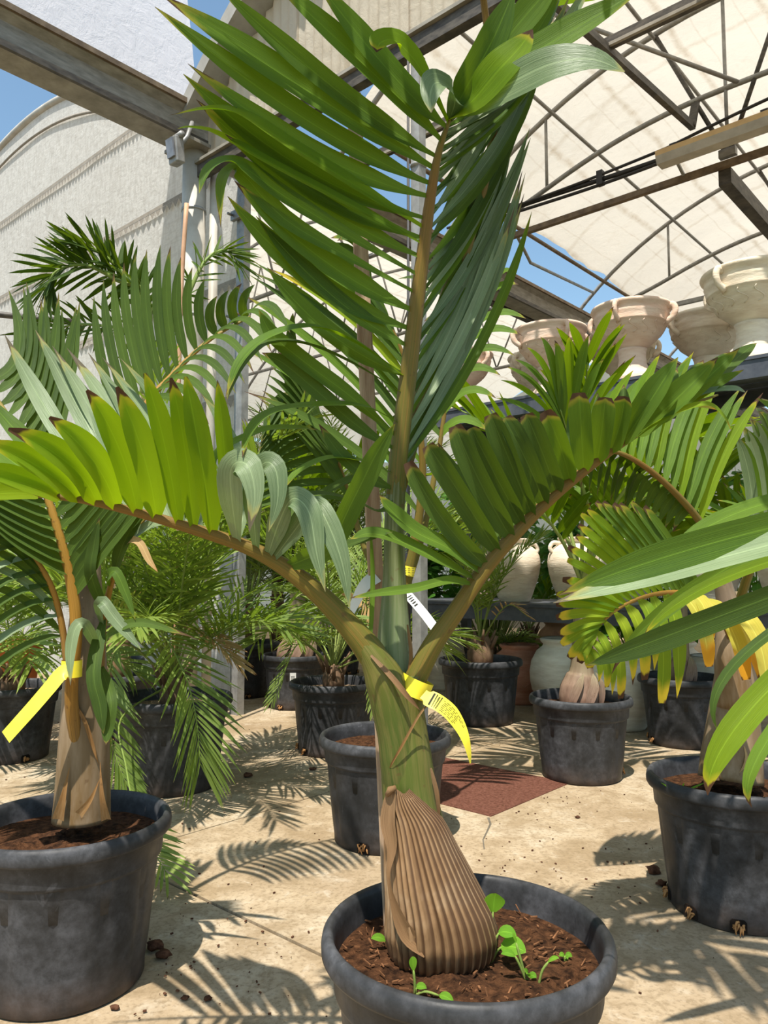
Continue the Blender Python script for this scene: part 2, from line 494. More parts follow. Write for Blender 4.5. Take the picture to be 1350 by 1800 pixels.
M['debris'] = simple_mat('soil_clod', (0.05, 0.022, 0.013), (0.15, 0.07, 0.04), 60, 0.95, 0.1)

def concrete_mat():
    m, nt, out = new_mat('stained_concrete')
    co = coords(nt)
    a = noise_tex(nt, 0.9, 6, 0.62, co, 0.4)
    b = noise_tex(nt, 4.5, 6, 0.65, co, 0.3)
    c = noise_tex(nt, 70, 3, 0.6, co)
    col = ramp(nt, a, [(0.34, (0.28, 0.20, 0.12)), (0.50, (0.385, 0.295, 0.19)), (0.66, (0.46, 0.38, 0.275))])
    col = mixc(nt, col, (0.26, 0.185, 0.105), mathn(nt, 'MULTIPLY', ramp(nt, b, [(0.47, 0.0), (0.62, 1.0)]), 0.75))
    col = mixc(nt, col, (0.50, 0.44, 0.345), mathn(nt, 'MULTIPLY', ramp(nt, b, [(0.28, 1.0), (0.42, 0.0)]), 0.5))
    col = mixc(nt, col, (0.20, 0.145, 0.085), mathn(nt, 'MULTIPLY', ramp(nt, c, [(0.50, 0.0), (0.64, 1.0)]), 0.6))
    e = noise_tex(nt, 18, 6, 0.7, co, 0.6)
    col = mixc(nt, col, (0.23, 0.165, 0.095), mathn(nt, 'MULTIPLY', ramp(nt, e, [(0.50, 0.0), (0.64, 1.0)]), 0.62))
    col = mixc(nt, col, (0.53, 0.465, 0.375), mathn(nt, 'MULTIPLY', ramp(nt, e, [(0.30, 1.0), (0.42, 0.0)]), 0.4))
    nrm = bump(nt, mathn(nt, 'ADD', mathn(nt, 'MULTIPLY', b, 0.7), mathn(nt, 'MULTIPLY', c, 0.3)), 0.25, 0.012)
    nt.links.new(pbsdf(nt, col, 0.85, 0.2, 0, nrm), out.inputs[0])
    return m
M['concrete'] = concrete_mat()

def sheet_mat(name, c, dirt, trans, lines=None, tcol=None, alpha=0.0, folds=False, weave=False):
    """woven plastic sheet that lets daylight through"""
    m, nt, out = new_mat(name)
    co = coords(nt)
    a = noise_tex(nt, 1.4, 5, 0.65, co, 0.6)
    b = noise_tex(nt, 9, 5, 0.7, co, 0.5)
    f = mathn(nt, 'ADD', mathn(nt, 'MULTIPLY', a, 0.6), mathn(nt, 'MULTIPLY', b, 0.4))
    col = mixc(nt, c, dirt, mathn(nt, 'MULTIPLY', ramp(nt, f, [(0.52, 0.0), (0.74, 1.0)]), 0.30 if folds else 0.5))
    if lines:
        w = nt.nodes.new('ShaderNodeTexNoise')
        mp = nt.nodes.new('ShaderNodeMapping')
        mp.inputs['Scale'].default_value = lines
        nt.links.new(co, mp.inputs[0])
        nt.links.new(mp.outputs[0], w.inputs['Vector'])
        w.inputs['Scale'].default_value = 1.0
        col = mixc(nt, col, dirt, mathn(nt, 'MULTIPLY', ramp(nt, w.outputs['Fac'], [(0.56, 0.0), (0.66, 1.0)]), 0.5))
    if folds:
        vd = nt.nodes.new('ShaderNodeVectorMath'); vd.operation = 'DOT_PRODUCT'
        nt.links.new(co, vd.inputs[0]); vd.inputs[1].default_value = (0.747, -0.665, 0)
        va = nt.nodes.new('ShaderNodeVectorMath'); va.operation = 'DOT_PRODUCT'
        nt.links.new(co, va.inputs[0]); va.inputs[1].default_value = (0.665, 0.747, 0)
        wob = mathn(nt, 'MULTIPLY', mathn(nt, 'SUBTRACT', noise_tex(nt, 2.2, 4, 0.6, co), 0.5), 0.14)
        for per, wd, amt, src in ((0.62, 0.06, 0.6, vd), (0.31, 0.03, 0.3, vd), (1.38, 0.03, 0.35, va)):
            q_ = mathn(nt, 'ADD', mathn(nt, 'MULTIPLY', src.outputs['Value'], 1 / per), wob)
            ln = mathn(nt, 'ABSOLUTE', mathn(nt, 'SUBTRACT', mathn(nt, 'FRACT', q_), 0.5))
            k_ = ramp(nt, ln, [(0.0, 1.0), (wd * 0.5, 0.6), (wd, 0.0)])
            k_ = mathn(nt, 'MULTIPLY', k_, ramp(nt, b, [(0.36, 0.35), (0.62, 1.0)]))
            col = mixc(nt, col, dirt, mathn(nt, 'MULTIPLY', k_, amt))
    if weave:
        wv = noise_tex(nt, 1.0, 3, 0.7, coords(nt, 'Object', (30, 30, 9)))
        col = mixc(nt, col, dirt, mathn(nt, 'MULTIPLY', ramp(nt, wv, [(0.42, 0.0), (0.66, 1.0)]), 0.55))
        w2 = noise_tex(nt, 1.0, 2, 0.6, coords(nt, 'Object', (9, 9, 70)))
        col = mixc(nt, col, dirt, mathn(nt, 'MULTIPLY', ramp(nt, w2, [(0.45, 0.0), (0.66, 1.0)]), 0.35))
    nrm = bump(nt, f, 0.6, 0.04)
    d = nt.nodes.new('ShaderNodeBsdfDiffuse')
    nt.links.new(col, d.inputs[0]); nt.links.new(nrm, d.inputs['Normal'])
    t = nt.nodes.new('ShaderNodeBsdfTranslucent')
    nt.links.new(mixc(nt, col, tcol or (1.0, 0.93, 0.80), 1.0, 'MULTIPLY'), t.inputs[0]); nt.links.new(nrm, t.inputs['Normal'])
    ms = nt.nodes.new('ShaderNodeMixShader')
    ms.inputs[0].default_value = trans
    nt.links.new(d.outputs[0], ms.inputs[1]); nt.links.new(t.outputs[0], ms.inputs[2])
    res = ms.outputs[0]
    if alpha:
        tp = nt.nodes.new('ShaderNodeBsdfTransparent')
        m2 = nt.nodes.new('ShaderNodeMixShader')
        m2.inputs[0].default_value = alpha
        nt.links.new(res, m2.inputs[1]); nt.links.new(tp.outputs[0], m2.inputs[2])
        res = m2.outputs[0]
    nt.links.new(res, out.inputs[0])
    return m
M['roof_sheet'] = sheet_mat('roof_sheet', (0.80, 0.765, 0.70), (0.46, 0.37, 0.26), 0.44, folds=True, tcol=(1.0, 0.95, 0.87))
M['wall_sheet'] = sheet_mat('wall_sheet', (0.80, 0.78, 0.72), (0.55, 0.48, 0.38), 0.55)
M['net'] = sheet_mat('shade_net', (0.72, 0.71, 0.68), (0.50, 0.475, 0.44), 0.45, tcol=(0.95, 0.95, 0.95), weave=True)
M['flap_sheet'] = sheet_mat('vent_sheet', (0.76, 0.74, 0.77), (0.68, 0.65, 0.67), 0.4, tcol=(0.95, 0.95, 1.0))
M['corrugated'] = sheet_mat('corrugated_panel', (0.66, 0.60, 0.50), (0.42, 0.34, 0.23), 0.5, (9, 9, 0.5))
M['rib'] = simple_mat('net_seam', (0.26, 0.23, 0.19), (0.34, 0.30, 0.25), 12, 0.8, 0.1)

# ================================================================== setting
def struct(o, label=None):
    o['kind'] = 'structure'
    if label: o['label'] = label
    return o

# ---- floor: concrete slabs laid along the greenhouse axes
fv = [V((-14, -4, -0.05)), V((16, -4, -0.05)), V((16, 22, -0.05)), V((-14, 22, -0.05))]
floor = struct(mk('floor', fv, [(0, 1, 2, 3)], M['subbase'], None, None, False))
ORG[floor.name] = V((0, 0, 0))
J0 = V((-0.54, 3.26, 0))
for i in range(-3, 5):
    for j in range(-3, 4):
        a0, a1 = i * 2.6 - 0.62, (i + 1) * 2.6 - 0.62
        b0, b1 = j * 2.6, (j + 1) * 2.6
        c = J0 + TA * ((a0 + a1) / 2) - TB * ((b0 + b1) / 2)
        if c.y < -3.0 or c.y > 13 or abs(c.x) > 9: continue
        g = 0.0045
        dz = RND.uniform(-0.0015, 0.0015)
        vs = []
        for z in (-0.045, dz):
            for a, b in ((a0 + g, b0 + g), (a1 - g, b0 + g), (a1 - g, b1 - g), (a0 + g, b1 - g)):
                p = J0 + TA * a - TB * b
                vs.append(V((p.x, p.y, z)))
        o = mk('concrete_slab', vs, [(3, 2, 1, 0), (4, 5, 6, 7), (0, 1, 5, 4), (1, 2, 6, 5), (2, 3, 7, 6), (3, 0, 4, 7)], M['concrete'], floor, None, False)
# hairline crack running from the mat's corner, a thin dark filled line
ck = [P(858, 1424, 3.22), P(862, 1436, 3.14), P(856, 1449, 3.05), P(849, 1462, 2.96), P(851, 1478, 2.86)]
ckv, ckf = [], []
for i, p in enumerate(ck):
    q = V((p.x, p.y, 0.0022))
    w = 0.005 * (1 - 0.15 * i)
    ckv += [q - V((w, 0, 0)), q + V((w, 0, 0))]
for i in range(len(ck) - 1):
    ckf.append((2 * i, 2 * i + 1, 2 * i + 3, 2 * i + 2))
mk('crack', ckv, ckf, M['subbase'], floor, None, False)

# ---- span arcs
def arc_r(s):            # roof of the right-hand span
    R_ = 3.867
    return 4.1 + sqrt(max(0, R_ * R_ - (s - 2.8) ** 2)) - (R_ - 1.2)
def arc_l(s):            # gable of the left-hand span (s runs negative)
    R_ = 4.95
    return 3.95 + sqrt(max(0, R_ * R_ - (s + 4.1) ** 2)) - (R_ - 2.08)

def back_top(s):
    return (arc_l(s) if s < -0.2 else (arc_r(s) if s > 0.42 else 4.0)) - 0.02

def sheet(name, fn, nu, nv, mat, parent=None):
    vs, fs = [], []
    for i in range(nu + 1):
        for j in range(nv + 1):
            vs.append(fn(i / nu, j / nv))
    for i in range(nu):
        for j in range(nv):
            a = i * (nv + 1) + j
            fs.append((a, a + 1, a + nv + 2, a + nv + 1))
    return mk(name, vs, fs, mat, parent)

def roof_pt(u, v):
    t = 1.12 + u * 13
    s = 0.42 + v * 5.18
    k = noise.noise(V((t * 1.3, s * 1.1, 0))) * 0.05 + noise.noise(V((t * 4, s * 4, 3))) * 0.018
    sag = -0.05 * abs(sin(pi * (t - 0.0) / 1.38)) * 0.5
    if v < 0.01: s += noise.noise(V((t * 3, 0, 7))) * 0.03
    return G(t, s, arc_r(s) + 0.07 + k + sag)
ceiling = struct(sheet('ceiling', roof_pt, 110, 40, M['roof_sheet']), 'white plastic roof sheet of the arched span, stained along its folds')
ORG[ceiling.name] = V((0, 0, 0))
def left_roof_pt(u, v):
    t = 0.62 + u * 13.5
    s = -0.25 - v * 8.0
    return G(t, s, arc_l(s) + 0.05 + noise.noise(V((t * 1.2, s * 1.2, 5))) * 0.04)
struct(sheet('ceiling_left', left_roof_pt, 40, 24, M['roof_sheet']), 'white plastic roof sheet of the span behind the palms')
struct(sheet('wall_back', lambda u, v: G(14.05, -8.24 + u * 13.8, v * back_top(-8.24 + u * 13.8)), 20, 8, M['wall_sheet']), 'white sheet end wall far behind the plants')
struct(sheet('wall_left', lambda u, v: G(0.6 + u * 13.5, -8.25, v * 3.74), 20, 6, M['wall_sheet']), 'white sheet side wall behind the date palms')

# ---- left gable of shade net with seams
wall_gable = struct(sheet('wall_gable', lambda u, v: G(0.51 + 0.008 * noise.noise(V((u * 9, v * 5, 1))), -0.12 - u * 8.1, v * (arc_l(-0.12 - u * 8.1) + 0.0)), 48, 14, M['net']), 'pale shade net closing the arched gable')
ORG[wall_gable.name] = V((0, 0, 0))
def seam(z, s0, s1):
    mb = MB()
    n = 90
    for i in range(n):
        sa = s0 + (s1 - s0) * i / n
        sb = s0 + (s1 - s0) * (i + 1) / n
        sm = (sa + sb) / 2
        mb.add([G(0.485, sa, z + 0.018), G(0.485, sb, z + 0.018), G(0.485, sb, z - 0.012), G(0.485, sa, z - 0.012)], [(0, 1, 2, 3)])
        mb.add([G(0.487, sa, z - 0.012), G(0.487, sb, z - 0.012), G(0.487, sm, z - 0.075)], [(0, 1, 2)])
    mb.build('net_seam', M['rib'], wall_gable, False)
for z in (5.02, 4.12, 3.2, 2.3):
    hw = 4.9 if z < 4.3 else 3.1
    seam(z, -0.15 if z < 4.3 else -1.25, -8.1 if z < 4.3 else -7.0)
tube('gable_arch', [G(0.5, s, arc_l(s)) for s in [-0.15 - 8.0 * k / 40 for k in range(41)]], 0.035, M['column'], wall_gable, 8)
tube('net_hem', [G(0.49, s, arc_l(s) - 0.26) for s in [-0.5 - 7.2 * k / 40 for k in range(41)]], 0.014, M['rib'], wall_gable, 6)

# ---- gutter beam along the open side, with lips
def extrude(name, prof, t0, t1, s, mat, parent=None):
    vs = [G(t, s + a, z) for t in (t0, t1) for a, z in prof]
    n = len(prof)
    fs = [(k, (k + 1) % n, n + (k + 1) % n, n + k) for k in range(n)]
    fs += [tuple(range(n))[::-1], tuple(range(n, 2 * n))]
    return mk(name, vs, fs, mat, parent, None, False)
gutter = struct(thing('roof_gutter', 'long grey steel gutter beam resting on the round column', 'gutter', G(0, 0, 3.95)))
del gutter['category']
extrude('gutter_beam', [(-0.10, 3.95), (0.10, 3.95), (0.10, 4.05), (0.085, 4.06), (0.085, 4.12), (0.13, 4.16), (0.13, 4.185), (-0.13, 4.185), (-0.13, 4.16), (-0.10, 4.13)], -7, 14, 0, M['gutter'], gutter)
extrude('gutter_lip', [(0.10, 3.945), (0.125, 3.945), (0.125, 3.985), (0.10, 3.985)], -7, 14, 0, M['steel_black'], gutter)
extrude('gutter_top_strip', [(0.13, 4.165), (0.15, 4.165), (0.15, 4.20), (0.13, 4.20)], -7, 14, 0, M['steel_brown'], gutter)

# ---- raised vent flap above the gutter on the near side
struct(sheet('wall_vent_flap', lambda u, v: G(-7 + u * 7.1, -0.10 - 0.55 * v + 0.05 * sin(v * 3), 4.19 + v * 2.6 + 0.02 * noise.noise(V((u * 20, v * 6, 2)))), 40, 12, M['flap_sheet']), 'white vent sheet raised above the gutter beam')

# ---- columns
col = thing('steel_column', 'round cream painted steel column carrying the gutter beam', 'column', C1)
tube('shaft', [G(0, 0, 0.0), G(0, 0, 1.3), G(0, 0, 2.6), G(0, 0, 3.93)], 0.082, M['column'], col, 28)
beam('cap_plate', G(0, 0, 3.925), G(0, 0, 3.949), 0.30, 0.30, M['gutter'], col, TA)
tube('down_pipe', [G(0.10, 0.10, 0.0), G(0.10, 0.10, 2.0), G(0.10, 0.10, 3.9)], 0.032, M['column'], col, 12)
for z in (1.2, 2.75, 3.5):
    tube('strap', [G(0, 0, z), G(0, 0, z + 0.02)], 0.086, M['galv'], col, 28)

post2 = thing('steel_post', 'square galvanised post with bolted clamps next to the round column', 'post', G(0.42, 0.02, 0))
beam('shaft', G(0.42, 0.02, 0), G(0.42, 0.02, 3.94), 0.085, 0.06, M['galv'], post2, TA)
for z in (2.85, 3.62):
    beam('clamp', G(0.37, 0.02, z - 0.035), G(0.37, 0.02, z + 0.035), 0.15, 0.03, M['galv'], post2, TA)
    for k in (-0.05, 0.05):
        tube('clamp_bolt', [G(0.35, 0.02 + k, z), G(0.31, 0.02 + k, z)], 0.01, M['galv'], post2, 8)

gpost = thing('gable_post', 'slim galvanised tube post standing under the gable beam behind the tall frond', 'post', G(0.0, 2.02, 0))
beam('shaft', G(0, 2.02, 0), G(0, 2.02, 3.70), 0.055, 0.055, M['galv'], gpost, TA)
for z in (2.4, 3.1):
    tube('clip', [G(0, 2.02, z), G(0, 2.02, z + 0.015)], 0.043, M['galv'], gpost, 12)
tube('cable', [G(-0.045, 1.99, 0.0), G(-0.045, 1.985, 1.6), G(-0.045, 1.99, 3.7)], 0.007, M['cable'], gpost, 6)

# ---- gable of the right span: beam, flashing, corrugated infill
gable = struct(thing('wall_gable_right', 'corrugated gable of the arched roof above a dark beam', 'gable', G(0, 0.0, 3.76)))
del gable['category']
beam('gable_beam', G(0, 0.07, 3.765), G(0, 5.6, 3.765), 0.06, 0.085, M['steel_black'], gable)
beam('gable_rail', G(-0.035, 0.07, 3.825), G(-0.035, 5.6, 3.825), 0.03, 0.02, M['gutter'], gable)
n_pan = 6
for i in range(n_pan):
    s0, s1 = 0.12 + i * 0.9, 0.12 + (i + 1) * 0.9 + 0.03
    vs, fs = [], []
    nc = 48
    for k in range(nc + 1):
        s = s0 + (s1 - s0) * k / nc
        off = 0.012 * sin(2 * pi * s / 0.076) + (0.006 if i % 2 else 0.0)
        zt = max(3.84, arc_r(min(max(s, 0), 5.6)) - 0.02)
        for z in (3.80, zt):
            vs.append(G(0.03 + off, s, z))
    for k in range(nc):
        fs.append((2 * k, 2 * k + 2, 2 * k + 3, 2 * k + 1))
    mk('corrugated_panel', vs, fs, M['corrugated'], gable)
fl = []
for k in range(41):
    s = -0.02 + 5.62 * k / 40
    z = arc_r(min(max(s, 0.0), 5.6)) if s > 0 else 4.1
    for a, b in ((-0.17, 0.03), (0.06, 0.06), (0.06, -0.08), (-0.17, -0.10)):
        fl.append(G(a, s, z + b))
ff = []
for k in range(40):
    for j in range(4):
        ff.append((4 * k + j, 4 * k + (j + 1) % 4, 4 * k + 4 + (j + 1) % 4, 4 * k + 4 + j))
mk('arch_flashing', fl, ff, M['flash'], gable, None, False)

# ---- frames inside the right span
def frame_bow(t, with_chord=True):
    fr = thing('roof_arch', 'grey tube roof arch with inner bow, %s' % {1.2: 'first behind the corrugated gable', 2.76: 'carrying the black cables and the tube lamp', 5.5: 'second beyond the tube lamp', 8.3: 'third beyond the tube lamp'}[t], 'roof frame', G(t, 0, 4.1))
    tube('outer_bow', [G(t, s, arc_r(s) + 0.0) for s in [0.02 + 5.56 * k / 32 for k in range(33)]], 0.022, M['galv'], fr, 8)
    if t != 1.2:
        inner = [(0.55, 4.14), (0.8, 4.2), (1.09, 4.28), (1.5, 4.41), (1.91, 4.51), (2.35, 4.57), (2.8, 4.58), (3.3, 4.56), (3.9, 4.45), (4.5, 4.28), (5.0, 4.12)]
        tube('inner_bow', catmull([G(t, s, z) for s, z in inner], 30), 0.022, M['galv'], fr, 8)
        for s, zb in ((1.22, 4.33), (2.72, 4.1), (4.1, 4.40)):
            tube('strut', [G(t, s, zb), G(t, s + 0.0, arc_r(s))], 0.014, M['galv'], fr, 8)
        tube('strut', [G(t, 2.70, 4.1), G(t, 2.2, arc_r(2.2))], 0.017, M['steel_black'], fr, 8)
        tube('strut', [G(t, 2.74, 4.1), G(t, 3.2, arc_r(3.2))], 0.017, M['steel_black'], fr, 8)
        beam('clamp', G(t, 2.66, 4.08), G(t, 2.78, 4.08), 0.05, 0.06, M['galv'], fr)
        beam('tie_chord', G(t, 0.05, 4.0), G(t, 5.55, 4.0), 0.045, 0.045, M['steel_brown'] if t == 2.76 else M['galv'], fr)
    else:
        beam('tie_chord', G(t, 0.05, 4.18), G(t, 5.5, 4.18), 0.05, 0.06, M['steel_black'], fr)
        beam('tie_lip', G(t - 0.03, 0.05, 4.15), G(t - 0.03, 5.5, 4.15), 0.02, 0.02, M['gutter'], fr)
    return fr
for t in (1.2, 2.76, 5.5, 8.3):
    frame_bow(t)
pl = ['low eave purlin pipe beside the strip of open sky', 'purlin pipe next above the eave pipe', 'purlin pipe under the middle of the roof sheet', 'purlin pipe just past the roof ridge', 'highest purlin pipe over the tube lamp']
for i, s in enumerate((0.45, 1.3, 2.2, 3.3)):
    z = arc_r(s) - 0.035
    o = tube('roof_purlin', [G(0.05 + 0.5 * k, s, z) for k in range(28)], 0.016 if i else 0.02, M['galv'] if i else M['steel_brown'], None, 8)
    tag(o, pl[i], 'purlin')
tb = thing('tie_beam', 'dark diagonal tie bar between gable beam and first tube arch', 'beam', G(0.045, 2.55, 3.98))
beam('bar', G(0.045, 2.55, 3.98), G(2.68, 2.5, 4.335), 0.04, 0.05, M['steel_black'], tb)
beam('bracket', G(2.655, 2.5, 4.32), G(2.765, 2.5, 4.57), 0.055, 0.03, M['steel_black'], tb, TA)
o = beam('tie_beam', G(2.80, 2.68, 3.93), G(9.0, 2.68, 3.93), 0.09, 0.12, M['steel_black'])
tag(o, 'heavy dark beam running away below the tube lamp', 'beam')
o = tube('brace_pipe', [G(2.76, 0.9, 4.02), G(3.6, 0.55, 4.1), G(5.5, 0.3, 4.375)], 0.016, M['galv'], None, 8)
tag(o, 'slanting galvanised brace pipe clamped near the open strip of sky', 'pipe')
o = tube('brace_pipe', [G(1.2, 1.55, arc_r(1.55) - 0.01), G(1.98, 2.18, (arc_r(1.55) + 4.58) / 2), G(2.76, 2.82, 4.58)], 0.016, M['galv'], None, 8)
tag(o, 'thin slanting brace pipe crossing above the tube lamp', 'pipe')
# dark lower beam of the neighbouring span, along the gutter
o = beam('eave_beam', G(2.9, -0.182, 4.03), G(13.5, -0.182, 4.03), 0.10, 0.16, M['steel_black'])
tag(o, 'black eave beam edging the strip of blue sky', 'beam')

# cables hung from the first tube arch
cab = thing('power_cable', 'bundle of sagging black cables tied along the roof arch', 'cable', G(2.70, 0.2, 4.2))
for k, (dz, r) in enumerate(((0.20, 0.020), (0.165, 0.014), (0.235, 0.012))):
    pts = []
    for i in range(36):
        s = 0.2 + 4.6 * i / 35
        zz = 4.0 + dz + 0.02 * sin(s * 2.0 + k) + (0.10 * max(0, s - 2.3) if k == 2 else 0)
        pts.append(G(2.70 - 0.012 * k, s, zz))
    tube('strand', pts, r, M['cable'], cab, 8)
for s in (0.9, 1.75, 2.35, 3.0):
    beam('cable_tie', G(2.69, s, 4.14), G(2.69, s, 4.26), 0.05, 0.05, M['cable'], cab, TA)

lamp = thing('tube_lamp', 'grey and tan fluorescent batten lamp under the roof arch', 'lamp', G(2.62, 2.3, 4.05))
mb = MB()
pr = [(-0.075, 0.0), (-0.05, -0.055), (0.05, -0.055), (0.075, 0.0)]
vs = [G(2.575 + a, s, 4.11 + b) for s in (2.28, 3.55) for a, b in pr]
mk('housing', vs, [(0, 1, 5, 4), (1, 2, 6, 5), (2, 3, 7, 6), (3, 0, 4, 7), (0, 3, 2, 1), (4, 5, 6, 7)], M['lamp_body'], lamp, None, False)
beam('tray', G(2.575, 2.28, 4.13), G(2.575, 3.55, 4.13), 0.15, 0.04, M['lamp_tray'], lamp)
for k in (2.4, 3.3):
    beam('hanger', G(2.60, k, 4.075), G(2.75, k, 4.015), 0.02, 0.02, M['galv'], lamp)

# small floodlight on a bracket under the gutter
fld = thing('floodlight', 'small grey floodlight hanging from a bracket on the gutter beam', 'floodlight', G(-0.22, 0.14, 3.9))
tube('bracket', [G(-0.12, 0.14, 4.05), G(-0.17, 0.16, 3.92), G(-0.25, 0.16, 3.80)], 0.016, M['galv'], fld, 8)
beam('housing', G(-0.27, 0.17, 3.86), G(-0.25, 0.17, 3.69), 0.10, 0.065, M['galv'], fld, TA, 0.008)
beam('lens', G(-0.315, 0.17, 3.84), G(-0.295, 0.17, 3.72), 0.075, 0.012, M['glass_grey'], fld, TA)
tube('knuckle', [G(-0.26, 0.10, 3.87), G(-0.26, 0.24, 3.87)], 0.022, M['galv'], fld, 10)
o = tube('support_pole', [G(-2.0, -4.08, 0.0), G(-2.0, -4.08, 3.36), G(-1.95, -4.05, 3.42), G(-0.5, -3.2, 3.42), G(0.2, -2.8, 3.42), G(0.50, -2.62, 3.42)], 0.03, M['steel_black'], None, 8)
tag(o, 'dark pole running level up to the shade net', 'pole')

# trusses of the span behind, seen between the fronds
for i, t in enumerate((2.2, 4.2, 6.4)):
    fr = thing('roof_arch', 'thin galvanised truss of the span behind the palms, %s' % ('nearest the round column', 'halfway to the end wall', 'close to the end wall')[i], 'roof frame', G(t, -4, 4))
    tube('outer_bow', [G(t, s, arc_l(s) - 0.03) for s in [-0.3 - 7.8 * k / 24 for k in range(25)]], 0.024, M['galv'], fr, 8)
    tube('lower_chord', [G(t, -0.1 if t < 2.9 else -0.22, 3.98), G(t, -4, 3.98), G(t, -8.1, 3.98)], 0.024, M['galv'], fr, 8)
    for k in range(7):
        sa = -0.6 - k * 1.1
        tube('web_strut', [G(t, sa, 3.98), G(t, sa - 0.55, min(arc_l(sa - 0.55) - 0.03, 5.6))], 0.012, M['galv'], fr, 6)
        tube('web_strut', [G(t, max(sa - 1.1, -8.1), 3.98), G(t, sa - 0.55, min(arc_l(sa - 0.55) - 0.03, 5.6))], 0.012, M['galv'], fr, 6)

# ================================================================== plant builders
POT_CACHE = {}
def pot_parts(root, D=0.5, H=0.39, holes=(-2.2, -1.35, -0.6), soil='soil', rough_soil=True, seed=0):
    key = (D, H)
    if key not in POT_CACHE:
        r = D / 2
        prof = [(0.0001, 0.012), (0.70 * r, 0.010), (0.735 * r, 0.0), (0.76 * r, 0.006), (0.765 * r, 0.03), (0.80 * r, 0.25 * H), (0.84 * r, 0.5 * H),
                (0.876 * r, 0.735 * H), (0.880 * r, 0.745 * H), (0.906 * r, 0.755 * H), (0.912 * r, 0.77 * H), (0.925 * r, 0.885 * H), (0.945 * r, 0.893 * H), (0.985 * r, 0.90 * H),
                (0.998 * r, 0.915 * H), (1.0 * r, 0.945 * H), (0.992 * r, 0.975 * H), (0.972 * r, 0.994 * H), (0.95 * r, 1.0 * H),
                (0.928 * r, 0.994 * H), (0.912 * r, 0.97 * H), (0.905 * r, 0.93 * H), (0.87 * r, 0.72 * H), (0.84 * r, 0.55 * H), (0.0001, 0.55 * H)]
        def fl(j, a):
            if 4 <= j <= 7:
                k = (a / (2 * pi) * 12) % 1.0
                return 1.0 - 0.022 * min(1, max(0, (abs(k - 0.5) - 0.36) / 0.10))
            return 1.0
        v, f, u = lathe_data(prof, 96, fl)
        me_o = mk('pot', v, f, M['pot'], None, u)
        POT_CACHE[key] = me_o.data
        bpy.data.objects.remove(me_o)
    rot = Matrix.Rotation(seed * 1.7, 4, 'Z')
    pot = inst(POT_CACHE[key], 'pot', root, rot)
    # soil, a lumpy disc
    rs, zs = 0.895 * D / 2, 0.86 * H
    vs, fs = [V((0, 0, zs))], []
    nr, ns = (14, 40) if rough_soil else (6, 24)
    for i in range(1, nr + 1):
        for k in range(ns):
            a = 2 * pi * k / ns
            rr = rs * i / nr
            x, y = rr * cos(a), rr * sin(a)
            z = zs + (noise.noise(V((x * 14 + seed * 3, y * 14, 1))) * 0.010 + noise.noise(V((x * 50, y * 50, seed))) * 0.007) * (1 if i < nr else 0.3) + 0.008 * (1 - i / nr)
            vs.append(V((x, y, z)))
    for k in range(ns):
        fs.append((0, 1 + k, 1 + (k + 1) % ns))
    for i in range(nr - 1):
        for k in range(ns):
            a = 1 + i * ns + k; b = 1 + i * ns + (k + 1) % ns
            fs.append((a, a + ns, b + ns, b))
    o = bpy.data.meshes.new('soil')
    o.from_pydata([tuple(v) for v in vs], [], fs)
    o.materials.append(M[soil])
    so = inst(o, 'soil', root, Matrix.Identity(4))
    for hi, a in enumerate(holes):
        rb = 0.768 * D / 2
        c = V((cos(a) * rb, sin(a) * rb, 0.027))
        T = V((-sin(a), cos(a), 0)); Nn = V((cos(a), sin(a), 0.06)).normalized()
        w = 0.022
        v = []
        for dn in (-0.02, 0.0035):
            for x, z in ((-w, -0.018), (w, -0.018), (w, 0.008), (w * 0.7, 0.016), (-w * 0.7, 0.016), (-w, 0.008)):
                v.append(ORG[root.name] + c + T * x + V((0, 0, z)) + Nn * dn)
        mk('drain_hole', v, [(5, 4, 3, 2, 1, 0), (6, 7, 8, 9, 10, 11)] + [(k, (k + 1) % 6, 6 + (k + 1) % 6, 6 + k) for k in range(6)], M['hole'], pot, None, False)  # solid dark plate standing in for the shade inside the hole
        mb = MB()
        for k in range(9):
            x = RND.uniform(-w * 0.7, w * 0.7)
            p0 = ORG[root.name] + c + T * x + V((0, 0, RND.uniform(-0.006, 0.010)))
            p1 = p0 + Nn * RND.uniform(0.006, 0.014) + T * RND.uniform(-0.006, 0.006) + V((0, 0, RND.uniform(-0.008, 0.004)))
            p2 = p1 + Nn * RND.uniform(0.0, 0.010) + T * RND.uniform(-0.01, 0.01)
            p2.z = max(0.006, p1.z - RND.uniform(0.006, 0.02))
            mb.add(*tube_data([p0, p1, p2], [0.004, 0.0035, 0.0015], 5))
        mb.build('root_tuft', M['root'], pot)
    return pot, so

def ribbon(pts, nrms, width, prof, fold=0.25, across=4):
    """leaf blade swept along pts; fold lifts the margins (V section)"""
    n = len(pts)
    vs, fs, uv = [], [], []
    m = across + 1
    for i in range(n):
        T = (pts[min(i + 1, n - 1)] - pts[max(i - 1, 0)]).normalized()
        nn = nrms[i] - T * nrms[i].dot(T)
        nn = nn.normalized() if nn.length > 1e-5 else V((0, 0, 1))
        W = nn.cross(T)
        w = width * prof(i / (n - 1)) / 2
        for k in range(m):
            c = k / across * 2 - 1
            vs.append(pts[i] + W * (c * w) + nn * (abs(c) * w * fold))
            uv.append((i / (n - 1), k / across))
    for i in range(n - 1):
        for k in range(across):
            a = i * m + k
            fs.append((a, a + 1, a + m + 1, a + m))
    return vs, fs, uv

